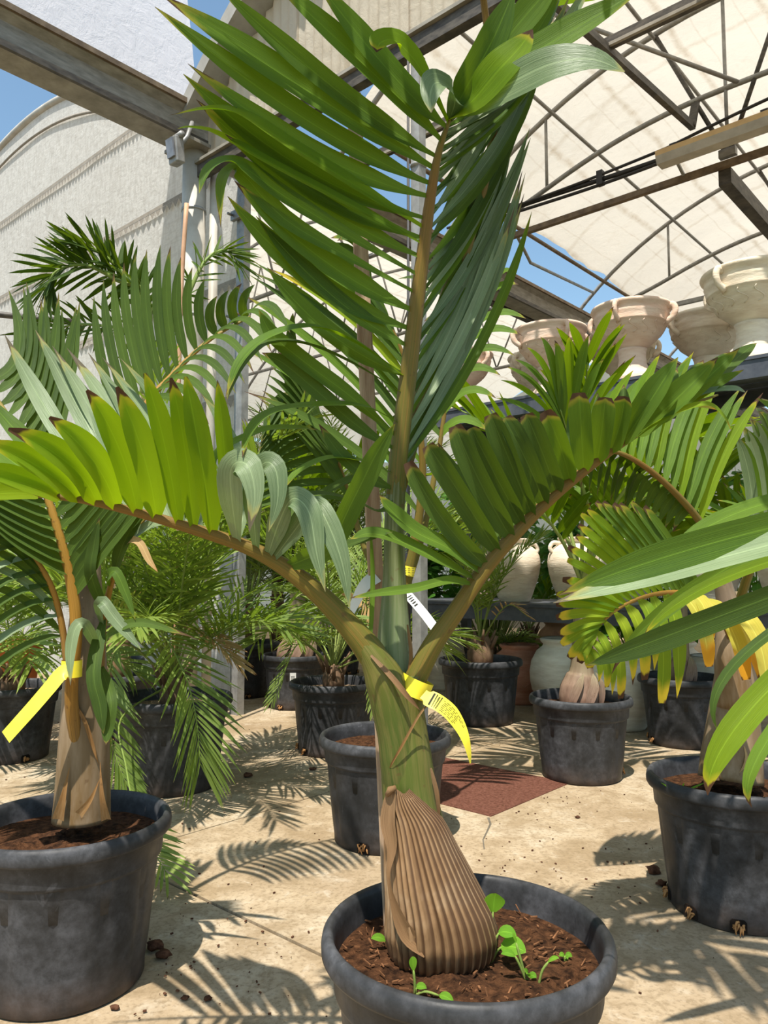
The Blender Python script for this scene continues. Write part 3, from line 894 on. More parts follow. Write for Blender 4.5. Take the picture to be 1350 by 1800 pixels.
def prof_leaf(t):       # long parallel-sided leaflet that narrows at both ends
    a = min(1.0, 0.30 + t * 4.5) if t < 0.16 else 1.0
    b = 1.0 if t < 0.62 else max(0.0, 1 - ((t - 0.62) / 0.38) ** 1.7)
    return a * max(b, 0.02)
def prof_hero(t):       # stalk-like base, full width from a third of the way
    x = min(1.0, t / 0.34)
    a = 0.20 + 0.80 * x * x * (3 - 2 * x)
    b = 1.0 if t < 0.66 else max(0.0, 1 - ((t - 0.66) / 0.34) ** 1.8)
    return a * max(b, 0.02)
def prof_blunt(t):      # tip bitten off
    a = min(1.0, 0.35 + t * 4.0) if t < 0.17 else 1.0
    b = 1.0 if t < 0.82 else 1 - 0.45 * ((t - 0.82) / 0.18) ** 1.5
    return a * b
def prof_lance(t):
    return max(0.03, (sin(pi * min(1, 0.10 + 0.90 * t)) ** 0.75)) if t < 0.999 else 0.03
def prof_broad(t):
    return max(0.04, sin(pi * (0.06 + 0.94 * t)) ** 0.8)

def leaf3(a, mid, b, n=14):
    c = 2 * V(mid) - 0.5 * (V(a) + V(b))
    a, b = V(a), V(b)
    return [a * (1 - t) ** 2 + c * (2 * t * (1 - t)) + b * t * t for t in [i / (n - 1) for i in range(n)]]

def hint_list(h0, h1, n):
    h0, h1 = V(h0).normalized(), V(h1).normalized()
    return [h0.lerp(h1, i / (n - 1)) for i in range(n)]

def leaflet(frond, pts, w, h0, h1, mat, prof=prof_leaf, fold=0.25, name='leaflet', across=4):
    v, f, u = ribbon(pts, hint_list(h0, h1, len(pts)), w, prof, fold, across)
    return mk(name, v, f, mat, frond, u)

def key_interp(keys, u):
    ks = sorted(keys, key=lambda k: k[0])
    if u <= ks[0][0]: return ks[0][1:]
    for a, b in zip(ks, ks[1:]):
        if u <= b[0]:
            t = (u - a[0]) / (b[0] - a[0])
            r = []
            for x, y in zip(a[1:], b[1:]):
                if isinstance(x, tuple):
                    r.append(tuple(p * (1 - t) + q * t for p, q in zip(x, y)))
                else:
                    r.append(x * (1 - t) + y * t)
            return r
    return ks[-1][1:]

class Rachis:
    """stalk curve: world points + radii; one mesh part named frond"""
    def __init__(self, parent, pts, radii, mat, n=40, name='frond', segs=12, flat=0.8):
        self.pts = catmull(pts, n)
        self.rad = lerps(radii, n)
        self.n = n
        self.obj = tube(name, self.pts, self.rad, mat, parent, segs, flat=flat)
    def at(self, u):
        f = min(max(u, 0), 1) * (self.n - 1)
        k = min(int(f), self.n - 2)
        return self.pts[k].lerp(self.pts[k + 1], f - k)
    def tan(self, u):
        return (self.at(min(1, u + 0.02)) - self.at(max(0, u - 0.02))).normalized()

def gen_frond(parent, pts, L, w, n, mat, rmat, r0=0.008, r1=0.002, u0=0.25, phi=(62, 22), keel=20, droop=0.25, up=V((0, 0, 1)), single=True,
              fold=0.3, plumose=0.0, jit=1.0, segs=8, across=2, rn=26, lprof=None, prof=prof_leaf, sides=(-1, 1), rsegs=8):
    rc = Rachis(parent, pts, [r0, (r0 + r1) * 0.55, r1], rmat, rn, segs=rsegs)
    mb = MB() if not single else None
    for i in range(n):
        f = (i + 0.5) / n
        u = u0 + (1 - u0) * f
        T = rc.tan(u)
        upp = up - T * up.dot(T)
        if upp.length < 0.05:
            upp = V((0, -1, 0)) - T * (-T.y)
        upp.normalize()
        S = T.cross(upp)
        ph = radians(phi[0] + (phi[1] - phi[0]) * f + RND.uniform(-5, 5) * jit)
        ll = L * (lprof(f) if lprof else (0.45 + 0.55 * sin(pi * (0.15 + 0.72 * f)) ** 0.8))
        for sg in sides:
            l2 = ll * RND.uniform(0.88, 1.08)
            kk = radians(keel + RND.uniform(-8, 8) * jit + (RND.uniform(-1, 1) * 75 * plumose))
            d = T * cos(ph) + (S * sg * cos(kk) + upp * sin(kk)) * sin(ph)
            base = rc.at(min(1, u + RND.uniform(-0.3, 0.3) / n))
            dr = droop * RND.uniform(0.6, 1.4)
            q = [base + d * (l2 * t) + V((0, 0, -1)) * (dr * l2 * t * t) for t in [k / segs for k in range(segs + 1)]]
            nn = (upp * cos(kk) - S * sg * sin(kk)) + V((RND.uniform(-.25, .25), RND.uniform(-.25, .25), 0)) * jit
            ww = w * RND.uniform(0.85, 1.1)
            if single:
                leaflet(rc.obj, q, ww, nn, nn, mat, prof, fold, across=across)
            else:
                mb.add(*ribbon(q, hint_list(nn, nn, len(q)), ww, prof, fold, across))
    if not single:
        o = mb.build('leaflets', mat, rc.obj)
        o['kind'] = 'stuff'
    return rc

def arch_pts(base, az, elev, length, droop, n=7):
    """stalk leaving base at azimuth az (deg, 0 = +x, 90 = away from the camera) and bending down under its weight"""
    p = V(base)
    out = [p.copy()]
    e = radians(elev)
    a = radians(az)
    st = length / (n - 1)
    for i in range(1, n):
        p = p + V((cos(a) * cos(e), sin(a) * cos(e), sin(e))) * st
        out.append(p.copy())
        e -= radians(droop) / (n - 1) * (0.5 + i / (n - 1))
    return out

# ================================================================== the palm in front
MP = V((0.142, 1.38, 0))
main = thing('potted_palm', 'tall green palm in the black pot with the ribbed brown sheath at its foot', 'potted palm', MP)
pot_parts(main, 0.5, 0.39, seed=1)
YM = 1.38
def q(px, py, Y=YM): return P(px, py, Y)
PXM = YM / F
# trunk foot and right-hand sheath running into its stalk
rightR = [q(770, 1655), q(752, 1560), q(735, 1480), q(722, 1410), q(714, 1330), q(712, 1270), q(718, 1222, 1.37), q(733, 1188, 1.37), q(762, 1132, 1.37), q(798, 1080, 1.38), q(862, 988, 1.40), q(962, 882, 1.43), q(1078, 790, 1.46), q(1190, 722, 1.48), q(1262, 694, 1.49)]
rightW = [62, 58, 52, 48, 44, 37, 26, 19, 17, 15.5, 13, 10.5, 7.5, 4.5, 2]
trunk_core = tube('crownshaft', catmull(rightR[:9], 40), [w * PXM for w in lerps(rightW[:7] + [16, 8], 40)], M['crownshaft'], main, 28, flat=0.95)
stemC = [q(742, 1560, 1.42), q(722, 1400, 1.42), q(704, 1290, 1.415), q(697, 1200, 1.41), q(693, 1140, 1.41), q(693, 1060, 1.41), q(693, 1000, 1.41), q(694, 900, 1.41), q(700, 800, 1.405)]
stemW = [30, 33, 36, 36, 31, 23, 19.5, 17.5, 16]
tube('crownshaft', catmull(stemC, 44), [w * 1.41 / F for w in lerps(stemW, 44)], M['crown_pale'], main, 24)
# second sheath that wraps the stem and runs into the left stalk
leftR = [q(722, 1440, 1.385), q(708, 1360, 1.375), q(699, 1295, 1.37), q(688, 1240, 1.365), q(675, 1192, 1.36), q(652, 1148, 1.355), q(612, 1098, 1.35), q(560, 1044, 1.35), q(495, 994, 1.345), q(430, 960, 1.34), q(340, 930, 1.33), q(230, 898, 1.32), q(120, 875, 1.31), q(0, 868, 1.30), q(-110, 878, 1.29)]
leftW = [40, 37, 34, 35, 34, 26, 21, 18, 15, 12.5, 10, 8, 6, 4, 2]
tube('leaf_sheath', catmull(leftR[:7], 30), [w * PXM for w in lerps(leftW[:5] + [23, 10], 30)], M['crownshaft'], main, 24)
# brown papery margins where the sheaths split open
def margin(path, w, hint, mat='sheath_edge'):
    pts = catmull(path, 18)
    leaflet(main, pts, w, hint, hint, M[mat], prof_lance, 0.35, 'sheath_margin')
margin([q(757, 1232, 1.335), q(735, 1260, 1.325), q(706, 1312, 1.325), q(690, 1340, 1.335), q(684, 1352, 1.345)], 0.0045, (0, -1, 0.2))
margin([q(652, 1152, 1.33), q(688, 1190, 1.32), q(716, 1224, 1.32), q(738, 1248, 1.33)], 0.010, (0.2, -1, 0.2), 'dry_sheath')
margin([q(716, 1098, 1.385), q(722, 1150, 1.372), q(716, 1195, 1.365)], 0.007, (0.3, -1, 0.1))
margin([q(757, 1350, 1.345), q(768, 1400, 1.35), q(772, 1450, 1.36)], 0.009, (0.5, -1, 0.1), 'dry_sheath')

# dry brown cloak round the foot: ribbed, flaring downwards
dc = [q(702, 1386, 1.335), q(712, 1410, 1.35), q(727, 1440, 1.36), q(741, 1490, 1.365), q(756, 1545, 1.37), q(770, 1596, 1.375), q(776, 1636, 1.38), q(776, 1668, 1.39), q(772, 1686, 1.40)]
dw = [16, 36, 50, 62, 76, 89, 95, 90, 78]
cv, cf, cu = [], [], []
cpts, crad = catmull(dc, 46), lerps(dw, 46)
NS = 160
for i, (c, r) in enumerate(zip(cpts, crad)):
    for k in range(NS):
        a = 2 * pi * k / NS
        rib = 1 + (0.022 if k % 4 < 2 else -0.022) + 0.022 * noise.noise(V((cos(a) * 2.5, sin(a) * 2.5, i * 0.12)))
        rr = r * PXM * rib
        # an overlapping fold on the left front
        fold = 0.07 * math.exp(-((a - 4.25 - 0.004 * i) / 0.10) ** 2) - 0.06 * math.exp(-((a - 4.48 - 0.004 * i) / 0.12) ** 2)
        rr *= 1 + fold
        cv.append(c + V((cos(a) * rr, sin(a) * rr * 0.9, 0.012 * noise.noise(V((cos(a), sin(a), 9))) if i < 3 else 0)))
        cu.append((i / 45, k / NS))
for i in range(45):
    for k in range(NS):
        k2 = (k + 1) % NS
        cf.append((i * NS + k, i * NS + k2, (i + 1) * NS + k2, (i + 1) * NS + k))
mk('dry_sheath', cv, cf, M['dry_ribbed'], main, cu)
fl_ = catmull([q(690, 1392, 1.325), q(684, 1440, 1.325), q(690, 1490, 1.32), q(683, 1540, 1.315), q(694, 1590, 1.315), q(716, 1640, 1.31), q(752, 1672, 1.30)], 26)
leaflet(main, fl_, 0.030, (-0.5, -1, 0.1), (-0.2, -1, 0.3), M['dry_sheath'], lambda t: 0.55 + 0.35 * sin(9 * t), 0.5, 'dry_flap')
nub = [q(680, 1398, 1.322), q(686, 1388, 1.318), q(696, 1384, 1.32)]
tube('torn_stub', nub, [0.004, 0.006, 0.004], M['dry_sheath'], main, 10)

# ---- upright middle frond
cR = [q(695, 870, 1.405), q(702, 790, 1.40), q(720, 640, 1.39), q(738, 490, 1.375), q(757, 345, 1.36), q(772, 265, 1.345), q(792, 205, 1.33)]
cW = [16.5, 16.5, 15.5, 13, 9.5, 6.5, 3]
R1 = Rachis(main, cR, [w * 1.38 / F for w in cW], M['rachis'], 60, segs=16)
def u_of(rc, px, py):
    best, bu = 1e9, 0
    for k in range(201):
        p = rc.at(k / 200) - CAM
        d = V((p.x, p.y * cos(PITCH) + p.z * sin(PITCH), -p.y * sin(PITCH) + p.z * cos(PITCH)))
        x, y = 675 + F * d.x / d.y, 900 - F * d.z / d.y
        e = (x - px) ** 2 + (y - py) ** 2
        if e < best: best, bu = e, k / 200
    return bu
def hero_leaf(rc, base, mid, tip, w, h0, h1, mat='leaf', prof=prof_hero, fold=0.22, n=16):
    """base/tip/mid as photograph pixels with a depth; base snaps to the stalk"""
    b = rc.at(u_of(rc, *base))
    return leaflet(rc.obj, leaf3(b, P(*mid), P(*tip), n), w, h0, h1, M[mat], prof, fold)
def hero_path(rc, base, path, w, h0, h1, mat='leaf', prof=prof_hero, fold=0.22, n=22):
    b = rc.at(u_of(rc, *base))
    return leaflet(rc.obj, catmull([b] + [P(*p) for p in path], n), w, h0, h1, M[mat], prof, fold)

HL = (0.15, -1.0, 0.22)      # faces of the left-hand leaflets
def HLv(): return (0.15 + RND.uniform(-.2, .2), -1.0, 0.2 + RND.uniform(-.22, .22))
left_set = [  # base, mid, tip, width
    ((782, 222), (688, 130, 1.26), (548, -45, 1.16), 0.047),
    ((776, 248), (655, 128, 1.25), (468, -45, 1.14), 0.052),
    ((768, 276), (600, 165, 1.26), (378, -30, 1.13), 0.036),
    ((762, 298), (560, 172, 1.25), (282, -10, 1.10), 0.050),
    ((755, 325), (545, 215, 1.26), (272, 12, 1.10), 0.046),
    ((750, 345), (560, 272, 1.27), (330, 112, 1.14), 0.040),
    ((744, 385), (540, 300, 1.27), (322, 130, 1.15), 0.040),
    ((738, 420), (540, 330, 1.28), (345, 175, 1.17), 0.040),
    ((734, 452), (570, 365, 1.29), (395, 235, 1.18), 0.040),
    ((722, 545), (575, 462, 1.30), (412, 318, 1.20), 0.040),
    ((718, 580), (560, 500, 1.31), (400, 345, 1.21), 0.038),
    ((714, 612), (590, 525, 1.32), (450, 380, 1.24), 0.034),
    ((708, 660), (585, 590, 1.33), (470, 470, 1.26), 0.034),
]
for b, m, t, w in left_set:
    hero_leaf(R1, b, m, t, w * 1.12, HLv(), HLv())
# drooping ones lower on the left side
hero_path(R1, (742, 400), [(640, 335, 1.30), (520, 262, 1.22), (430, 205, 1.18), (370, 192, 1.16), (296, 203, 1.14)], 0.042, HL, (0, -0.5, 0.9), 'leaf_bright')
hero_path(R1, (738, 430), [(640, 372, 1.30), (500, 300, 1.22), (390, 240, 1.18), (340, 225, 1.16), (312, 226, 1.14)], 0.026, HL, (0, -0.5, 0.9), 'leaf_bright')
hero_path(R1, (730, 485), [(620, 418, 1.30), (500, 345, 1.24), (430, 295, 1.20), (395, 284, 1.18), (365, 302, 1.16), (350, 340, 1.15)], 0.038, HL, (-0.4, -0.6, 0.6), 'leaf')
hero_path(R1, (727, 515), [(610, 450, 1.30), (500, 385, 1.25), (430, 310, 1.21), (404, 300, 1.20), (390, 330, 1.18), (388, 400, 1.17)], 0.034, HL, (-0.6, -0.6, 0.4), 'leaf')
hero_path(R1, (704, 665), [(640, 612, 1.33), (555, 576, 1.27), (475, 592, 1.23), (425, 634, 1.20), (396, 700, 1.18)], 0.040, (0, -0.5, 0.9), (-0.6, -0.6, 0.4))
hero_path(R1, (702, 695), [(630, 645, 1.34), (540, 606, 1.28), (470, 606, 1.24), (425, 645, 1.21), (398, 705, 1.19)], 0.040, (0, -0.4, 0.9), (-0.6, -0.6, 0.4), 'leaf_dark')
hero_path(R1, (700, 745), [(640, 715, 1.34), (545, 714, 1.29), (475, 727, 1.25), (440, 760, 1.23), (426, 805, 1.21)], 0.034, (0, -0.5, 0.9), (-0.6, -0.6, 0.4))
hero_path(R1, (700, 770), [(620, 700, 1.35), (540, 640, 1.30), (480, 590, 1.27), (455, 545, 1.25)], 0.032, HL, HL)
hero_path(R1, (698, 795), [(630, 750, 1.36), (560, 690, 1.32), (500, 640, 1.29), (460, 620, 1.27)], 0.030, HL, HL, 'leaf_dark')
hero_path(R1, (697, 835), [(640, 812, 1.36), (580, 806, 1.32), (525, 830, 1.28), (495, 866, 1.26)], 0.030, (0, -0.5, 0.9), (-0.6, -0.5, 0.5))
hero_path(R1, (697, 862), [(650, 840, 1.36), (600, 800, 1.34), (560, 745, 1.32)], 0.026, HL, HL, 'leaf_dark')
hero_path(R1, (696, 868), [(670, 900, 1.37), (620, 880, 1.34), (560, 868, 1.30), (510, 880, 1.28)], 0.024, (0, -0.3, 0.9), (0, -0.5, 0.9), 'leaf_dark')

# right side: seen nearly edge-on, fanned up and back
HR0, HR1 = (0.75, -0.62, 0.05), (0.62, -0.75, 0.2)
rk = [(0.0, (805, 640, 1.46), (938, 325, 1.56), 0.034), (0.08, (800, 600, 1.46), (925, 350, 1.56), 0.034), (0.16, (790, 555, 1.47), (905, 280, 1.60), 0.036),
      (0.40, (808, 430, 1.46), (918, 165, 1.60), 0.038), (0.62, (830, 315, 1.42), (945, 60, 1.55), 0.040), (0.80, (842, 225, 1.38), (990, 0, 1.48), 0.042),
      (0.93, (855, 150, 1.34), (1040, -30, 1.40), 0.044), (1.0, (850, 110, 1.30), (925, -50, 1.32), 0.044)]
nR = 44
for i in range(nR):
    u = (i + 0.5) / nR
    m, t, w = key_interp(rk, u)
    b = R1.at(0.05 + 0.93 * u)
    t = (t[0] + RND.uniform(-30, 20), t[1] + RND.uniform(-30, 40), t[2] + RND.uniform(-0.05, 0.05))
    tp = P(*t)
    md = b.lerp(tp, 0.5) + V((0.016 + RND.uniform(-0.012, 0.012), 0.03 + RND.uniform(-0.03, 0.03), -0.012))
    mt = ('leaf_silver', 'leaf_silver', 'leaf', 'leaf_silver', 'leaf_dark')[i % 5]
    h0 = (0.3 + RND.uniform(-.3, .3), -0.85, 0.25 + RND.uniform(-.2, .2))
    leaflet(R1.obj, leaf3(b, md, tp, 16), w * 0.62, h0, (0.3 + RND.uniform(-.3, .3), -0.85, 0.25), M[mt], prof_hero, 0.45)
# the crown of the frond: broad and folded leaflets
hero_path(R1, (790, 208), [(822, 150, 1.26), (866, 70, 1.22), (905, -20, 1.20)], 0.050, (0.1, -1.0, 0.05), (0.1, -1.0, 0.05), 'leaf')
hero_path(R1, (791, 208), [(850, 120, 1.27), (930, 20, 1.24), (985, -40, 1.22)], 0.050, (0.15, -1.0, 0.1), (0.15, -1.0, 0.1), 'leaf')
hero_path(R1, (792, 206), [(880, 130, 1.26), (985, 65, 1.22), (1130, -20, 1.18)], 0.054, (0.0, -1.0, 0.25), (0.0, -1.0, 0.15), 'leaf')
hero_path(R1, (792, 206), [(830, 178, 1.24), (875, 125, 1.20), (912, 85, 1.19), (936, 52, 1.185)], 0.068, (-0.3, -0.9, 0.15), (-0.35, -0.9, 0.1), 'leaf_bright', prof_broad, 0.15)
hero_path(R1, (792, 206), [(836, 184, 1.25), (900, 145, 1.19), (970, 112, 1.15), (1040, 104, 1.13), (1098, 126, 1.12)], 0.066, (0.0, -1.0, 0.05), (0.0, -1.0, 0.1), 'leaf_silver', prof_broad, 0.08)
hero_path(R1, (788, 215), [(745, 130, 1.24), (715, 90, 1.20), (690, 70, 1.18), (668, 76, 1.16), (662, 92, 1.155)], 0.048, (0.1, -1.0, 0.1), (0.0, -0.9, 0.4), 'leaf_bright')
hero_path(R1, (790, 210), [(800, 175, 1.25), (785, 152, 1.21), (765, 146, 1.18), (756, 168, 1.165), (758, 198, 1.16)], 0.050, (0.2, -1.0, 0.1), (0.0, -1.0, 0.1), 'leaf_silver', prof_broad)

# ---- two out-of-view fronds, added to this crown for their shadows on the near floor, rising behind the silvery side and arching over the walkway
for path in ([(700, 870, 1.44), (770, 620, 1.50), (850, 330, 1.50), (915, 40, 1.44), (1180, -330, 1.22), (1720, -800, 0.86)],
             [(698, 870, 1.44), (760, 600, 1.52), (835, 300, 1.53), (850, 0, 1.50), (690, -360, 1.28), (290, -950, 0.86)]):
    gen_frond(main, [P(*p) for p in path], 0.42, 0.044, 17, M['leaf'], M['rachis'], 0.012, 0.003, 0.62, (60, 25), 12, 0.12, segs=10)

# ---- left frond: leaflets standing up along an arching stalk
R2 = Rachis(main, leftR[4:], [w * 1.34 / F for w in [22] + leftW[5:]], M['rachis'], 60, segs=14)
front = [
    ((408, 950), (395, 800, 1.27), (382, 668, 1.22), 0.028), ((372, 940), (352, 800, 1.26), (326, 662, 1.21), 0.040),
    ((340, 930), (325, 790, 1.26), (300, 664, 1.21), 0.034), ((312, 922), (290, 785, 1.26), (254, 656, 1.20), 0.036),
    ((275, 910), (252, 800, 1.25), (205, 680, 1.19), 0.044), ((240, 902), (210, 790, 1.25), (152, 686, 1.18), 0.044),
    ((205, 893), (165, 812, 1.24), (86, 734, 1.17), 0.046), ((172, 886), (120, 815, 1.24), (14, 755, 1.16), 0.046),
    ((135, 878), (75, 825, 1.23), (-25, 778, 1.15), 0.046), ((100, 873), (40, 850, 1.23), (-60, 825, 1.14), 0.044), ((60, 870), (0, 868, 1.22), (-90, 880, 1.14), 0.044)]
for b, m, t, w in front:
    hero_leaf(R2, b, m, t, w, (0.35 + RND.uniform(-.2, .2), -0.93, 0.25), (0.25, -0.9, 0.35), 'leaf_bright', prof_hero if w < 0.03 else lambda t: prof_leaf(t * 0.97), 0.55)
back = [
    ((420, 955), (420, 820, 1.40), (352, 690, 1.40), 0.030), ((385, 945), (330, 790, 1.41), (212, 630, 1.42), 0.030), ((352, 936), (300, 800, 1.42), (180, 628, 1.44), 0.030), ((325, 928), (260, 790, 1.43), (155, 620, 1.46), 0.034),
    ((300, 920), (225, 770, 1.43), (118, 612, 1.46), 0.034), ((270, 910), (190, 770, 1.43), (92, 608, 1.46), 0.034), ((235, 900), (150, 740, 1.44), (62, 580, 1.47), 0.036),
    ((200, 892), (100, 750, 1.44), (8, 588, 1.47), 0.036), ((165, 884), (60, 790, 1.43), (-30, 690, 1.46), 0.036), ((120, 875), (20, 810, 1.42), (-60, 740, 1.45), 0.036)]
for b, m, t, w in back:
    hero_leaf(R2, b, m, t, w, (-0.5, -0.8, 0.3), (0.55, -0.75, 0.4), 'leaf_silver' if RND.random() < .6 else 'leaf', prof_leaf, 0.35)
# the bent-over ones nearest the stem
hero_path(R2, (420, 955), [(408, 880, 1.27), (405, 830, 1.24), (418, 812, 1.22), (438, 822, 1.205), (448, 870, 1.20), (438, 935, 1.20)], 0.044, (-0.2, -0.95, 0.2), (0.1, -0.95, 0.25), 'leaf_silver', prof_leaf, 0.2)
hero_path(R2, (450, 968), [(445, 880, 1.27), (452, 830, 1.24), (470, 812, 1.225), (486, 830, 1.215), (488, 880, 1.21), (472, 935, 1.21)], 0.036, (-0.2, -0.95, 0.2), (0.1, -0.95, 0.25), 'leaf_silver', prof_leaf, 0.2)
hero_path(R2, (470, 980), [(490, 920, 1.27), (508, 882, 1.22), (525, 878, 1.20), (545, 905, 1.185), (556, 970, 1.18), (572, 1040, 1.18)], 0.040, (0.1, -0.9, 0.3), (0.1, -0.95, 0.2), 'leaf_silver', prof_leaf, 0.2)
hero_path(R2, (480, 985), [(520, 930, 1.27), (545, 895, 1.23), (562, 895, 1.21), (585, 940, 1.195), (604, 1000, 1.19), (615, 1072, 1.19)], 0.036, (0.1, -0.9, 0.3), (0.1, -0.95, 0.2), 'leaf_silver', prof_leaf, 0.2)
hero_path(R2, (500, 1000), [(575, 960, 1.29), (620, 880, 1.26), (660, 800, 1.24), (694, 745, 1.23)], 0.040, (0.5, -0.85, 0.1), (0.45, -0.85, 0.15), 'leaf', prof_leaf, 0.3)
hero_path(R2, (460, 975), [(520, 900, 1.40), (600, 850, 1.42), (650, 830, 1.44)], 0.022, (0.1, -0.6, 0.8), (0.1, -0.6, 0.8), 'leaf_dark')
hero_path(R2, (495, 996), [(560, 975, 1.33), (620, 955, 1.30), (690, 935, 1.28)], 0.022, (0.1, -0.7, 0.7), (0.1, -0.7, 0.7), 'leaf_dark')
hero_path(R2, (430, 960), [(370, 820, 1.34), (450, 760, 1.36), (520, 752, 1.38), (560, 756, 1.40)], 0.020, (0.1, -0.6, 0.8), (0.1, -0.6, 0.8), 'leaf')

# ---- right frond
R3 = Rachis(main, rightR[6:], [w * 1.42 / F for w in [17] + rightW[7:]], M['rachis'], 60, segs=14)
rt = [
    ((858, 995), (780, 915, 1.33), (718, 812, 1.30), 0.034, 1), ((878, 970), (810, 870, 1.34), (752, 782, 1.31), 0.042, 1), ((900, 945), (845, 850, 1.35), (800, 748, 1.32), 0.044, 1),
    ((918, 926), (868, 830, 1.36), (828, 752, 1.33), 0.042, 1), ((938, 905), (900, 820, 1.37), (862, 728, 1.34), 0.044, 1), ((958, 886), (925, 810, 1.37), (886, 735, 1.35), 0.044, 1),
    ((980, 866), (955, 800, 1.38), (925, 728, 1.35), 0.044, 1), ((1002, 846), (985, 785, 1.39), (958, 722, 1.36), 0.042, 1), ((1026, 828), (1022, 760, 1.40), (1018, 690, 1.37), 0.044, 1),
    ((1050, 810), (1058, 755, 1.41), (1064, 698, 1.38), 0.046, 1), ((1074, 792), (1090, 745, 1.42), (1098, 696, 1.39), 0.044, 1),
    ((1096, 776), (1140, 710, 1.40), (1192, 628, 1.37), 0.050, 0), ((1122, 760), (1180, 710, 1.41), (1262, 628, 1.38), 0.054, 0), ((1150, 745), (1215, 690, 1.44), (1300, 612, 1.42), 0.046, 0),
    ((1190, 722), (1235, 690, 1.46), (1308, 650, 1.46), 0.030, 0)]
for b, m, t, w, bl in rt:
    hero_leaf(R3, b, m, t, w * 0.92, (-0.45 + RND.uniform(-.2, .2), -0.93, 0.2), (-0.3 + RND.uniform(-.2, .2), -0.9, 0.3), 'leaf_dark' if b[0] < 985 else 'leaf', prof_blunt if bl else prof_leaf, 0.6)
# far row of the right frond
for i in range(13):
    f = i / 12
    b = (880 + 330 * f, 968 - 255 * f)
    m = (b[0] - 60 + 130 * f, b[1] - 95 + 25 * f, 1.55 + 0.05 * f)
    t = (b[0] - 110 + 230 * f, b[1] - 190 + 80 * f, 1.62 + 0.05 * f)
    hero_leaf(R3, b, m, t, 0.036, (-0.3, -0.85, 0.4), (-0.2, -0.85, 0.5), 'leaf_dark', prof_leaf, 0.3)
# long loose ones low on the stalk, and the withered end
hero_path(R3, (850, 1008), [(790, 965, 1.34), (730, 935, 1.31), (690, 900, 1.29), (664, 868, 1.28)], 0.036, (0.2, -0.8, 0.6), (0.2, -0.8, 0.6), 'leaf', prof_leaf, 0.3)
hero_path(R3, (838, 1022), [(770, 985, 1.32), (700, 950, 1.29), (650, 938, 1.27), (615, 948, 1.26)], 0.030, (0.1, -0.7, 0.7), (0.1, -0.7, 0.7), 'leaf', prof_leaf, 0.3)
hero_path(R3, (832, 1030), [(790, 1020, 1.33), (730, 1034, 1.29), (670, 1042, 1.27), (612, 1052, 1.25)], 0.016, (0.1, -0.9, 0.4), (0.1, -0.9, 0.4), 'leaf', prof_leaf, 0.3)
hero_path(R3, (1200, 716), [(1240, 690, 1.45), (1290, 684, 1.44), (1312, 690, 1.44)], 0.022, (0.1, -0.6, 0.8), (0.1, -0.7, 0.7), 'leaf_silver')
hero_path(R3, (1110, 770), [(1180, 728, 1.40), (1240, 710, 1.38), (1270, 730, 1.375), (1286, 758, 1.37)], 0.014, (0.1, -0.7, 0.7), (0.6, -0.7, 0.3), 'leaf_yellow')
hero_path(R3, (1190, 722), [(1215, 715, 1.42), (1245, 716, 1.40), (1268, 722, 1.40)], 0.012, (0, -0.7, 0.7), (0, -0.7, 0.7), 'leaf_gold')
# hanging shred beside the stem
leaflet(main, catmull([q(652, 940, 1.38), q(655, 1020, 1.36), q(652, 1100, 1.35), q(648, 1165, 1.345)], 14), 0.009, (0.3, -1, 0), (0.3, -1, 0), M['leaf'], prof_lance, 0.2, 'leaf_shred')

# ---- seedlings and bark litter on the soil
def sprout(root, base, stems, mat='leaf_fresh', name='seedling'):
    """stems: list of (path offsets, leaf length, leaf width, leaf dir)"""
    b = V(base)
    pr = None
    for pth, ll, lw, ld in stems:
        pts = catmull([b] + [b + V(p) for p in pth], 8)
        st = tube(name if pr is None else 'stem', pts, [0.0022] * 7 + [0.0012], M['rachis_green'], root if pr is None else pr, 6)
        if pr is None: pr = st
        e = pts[-1]
        d = V(ld).normalized()
        lp = leaf3(e, e + d * (ll * 0.5) + V((0, 0, 0.002)), e + d * ll - V((0, 0, ll * 0.12)), 8)
        v, f, u = ribbon(lp, hint_list((0.1, -0.7, 0.7), (0.1, -0.7, 0.7), 8), lw, prof_broad, 0.2, 4)
        mk('leaf', v, f, M[mat], pr, u)
zs = 0.338
g1 = P(862, 1578, 1.36); g1.z = zs
sprout(main, g1, [([(0, 0, 0.04), (0.004, -0.002, 0.085)], 0.040, 0.036, (0.1, -0.2, 1)), ([(-0.006, -0.004, 0.025), (-0.012, -0.012, 0.045)], 0.032, 0.030, (-0.5, -0.5, 0.3)),
                  ([(0.008, -0.006, 0.02), (0.016, -0.012, 0.032)], 0.044, 0.034, (0.9, -0.5, 0.15)), ([(0.0, -0.01, 0.03), (0.012, -0.012, 0.055)], 0.030, 0.022, (0.8, -0.3, 0.1))])
g2 = P(729, 1688, 1.26); g2.z = zs
sprout(main, g2, [([(0, 0, 0.018), (-0.002, 0, 0.038)], 0.024, 0.013, (-0.1, 0, 1)), ([(0.002, 0, 0.012)], 0.017, 0.011, (1, -0.2, 0.15)), ([(0.016, -0.004, 0.008), (0.038, -0.008, 0.004)], 0.024, 0.014, (1, -0.5, -0.1))])
g3 = P(925, 1660, 1.30); g3.z = zs
sprout(main, g3, [([(-0.01, 0, 0.024), (-0.018, 0, 0.040)], 0.024, 0.011, (-0.9, 0, 0.25)), ([(0.002, 0, 0.012)], 0.018, 0.013, (-0.2, -0.6, 0.4)), ([(-0.008, 0, 0.03), (-0.016, 0.002, 0.06)], 0.018, 0.005, (-0.4, 0, 1)), ([(0.004, 0.0, 0.008)], 0.014, 0.012, (0.7, -0.6, 0.3))])
g4 = P(946, 1672, 1.29); g4.z = zs
sprout(main, g4, [([(0.006, 0, 0.022), (0.016, 0, 0.036)], 0.020, 0.007, (1, 0, 0.45))])
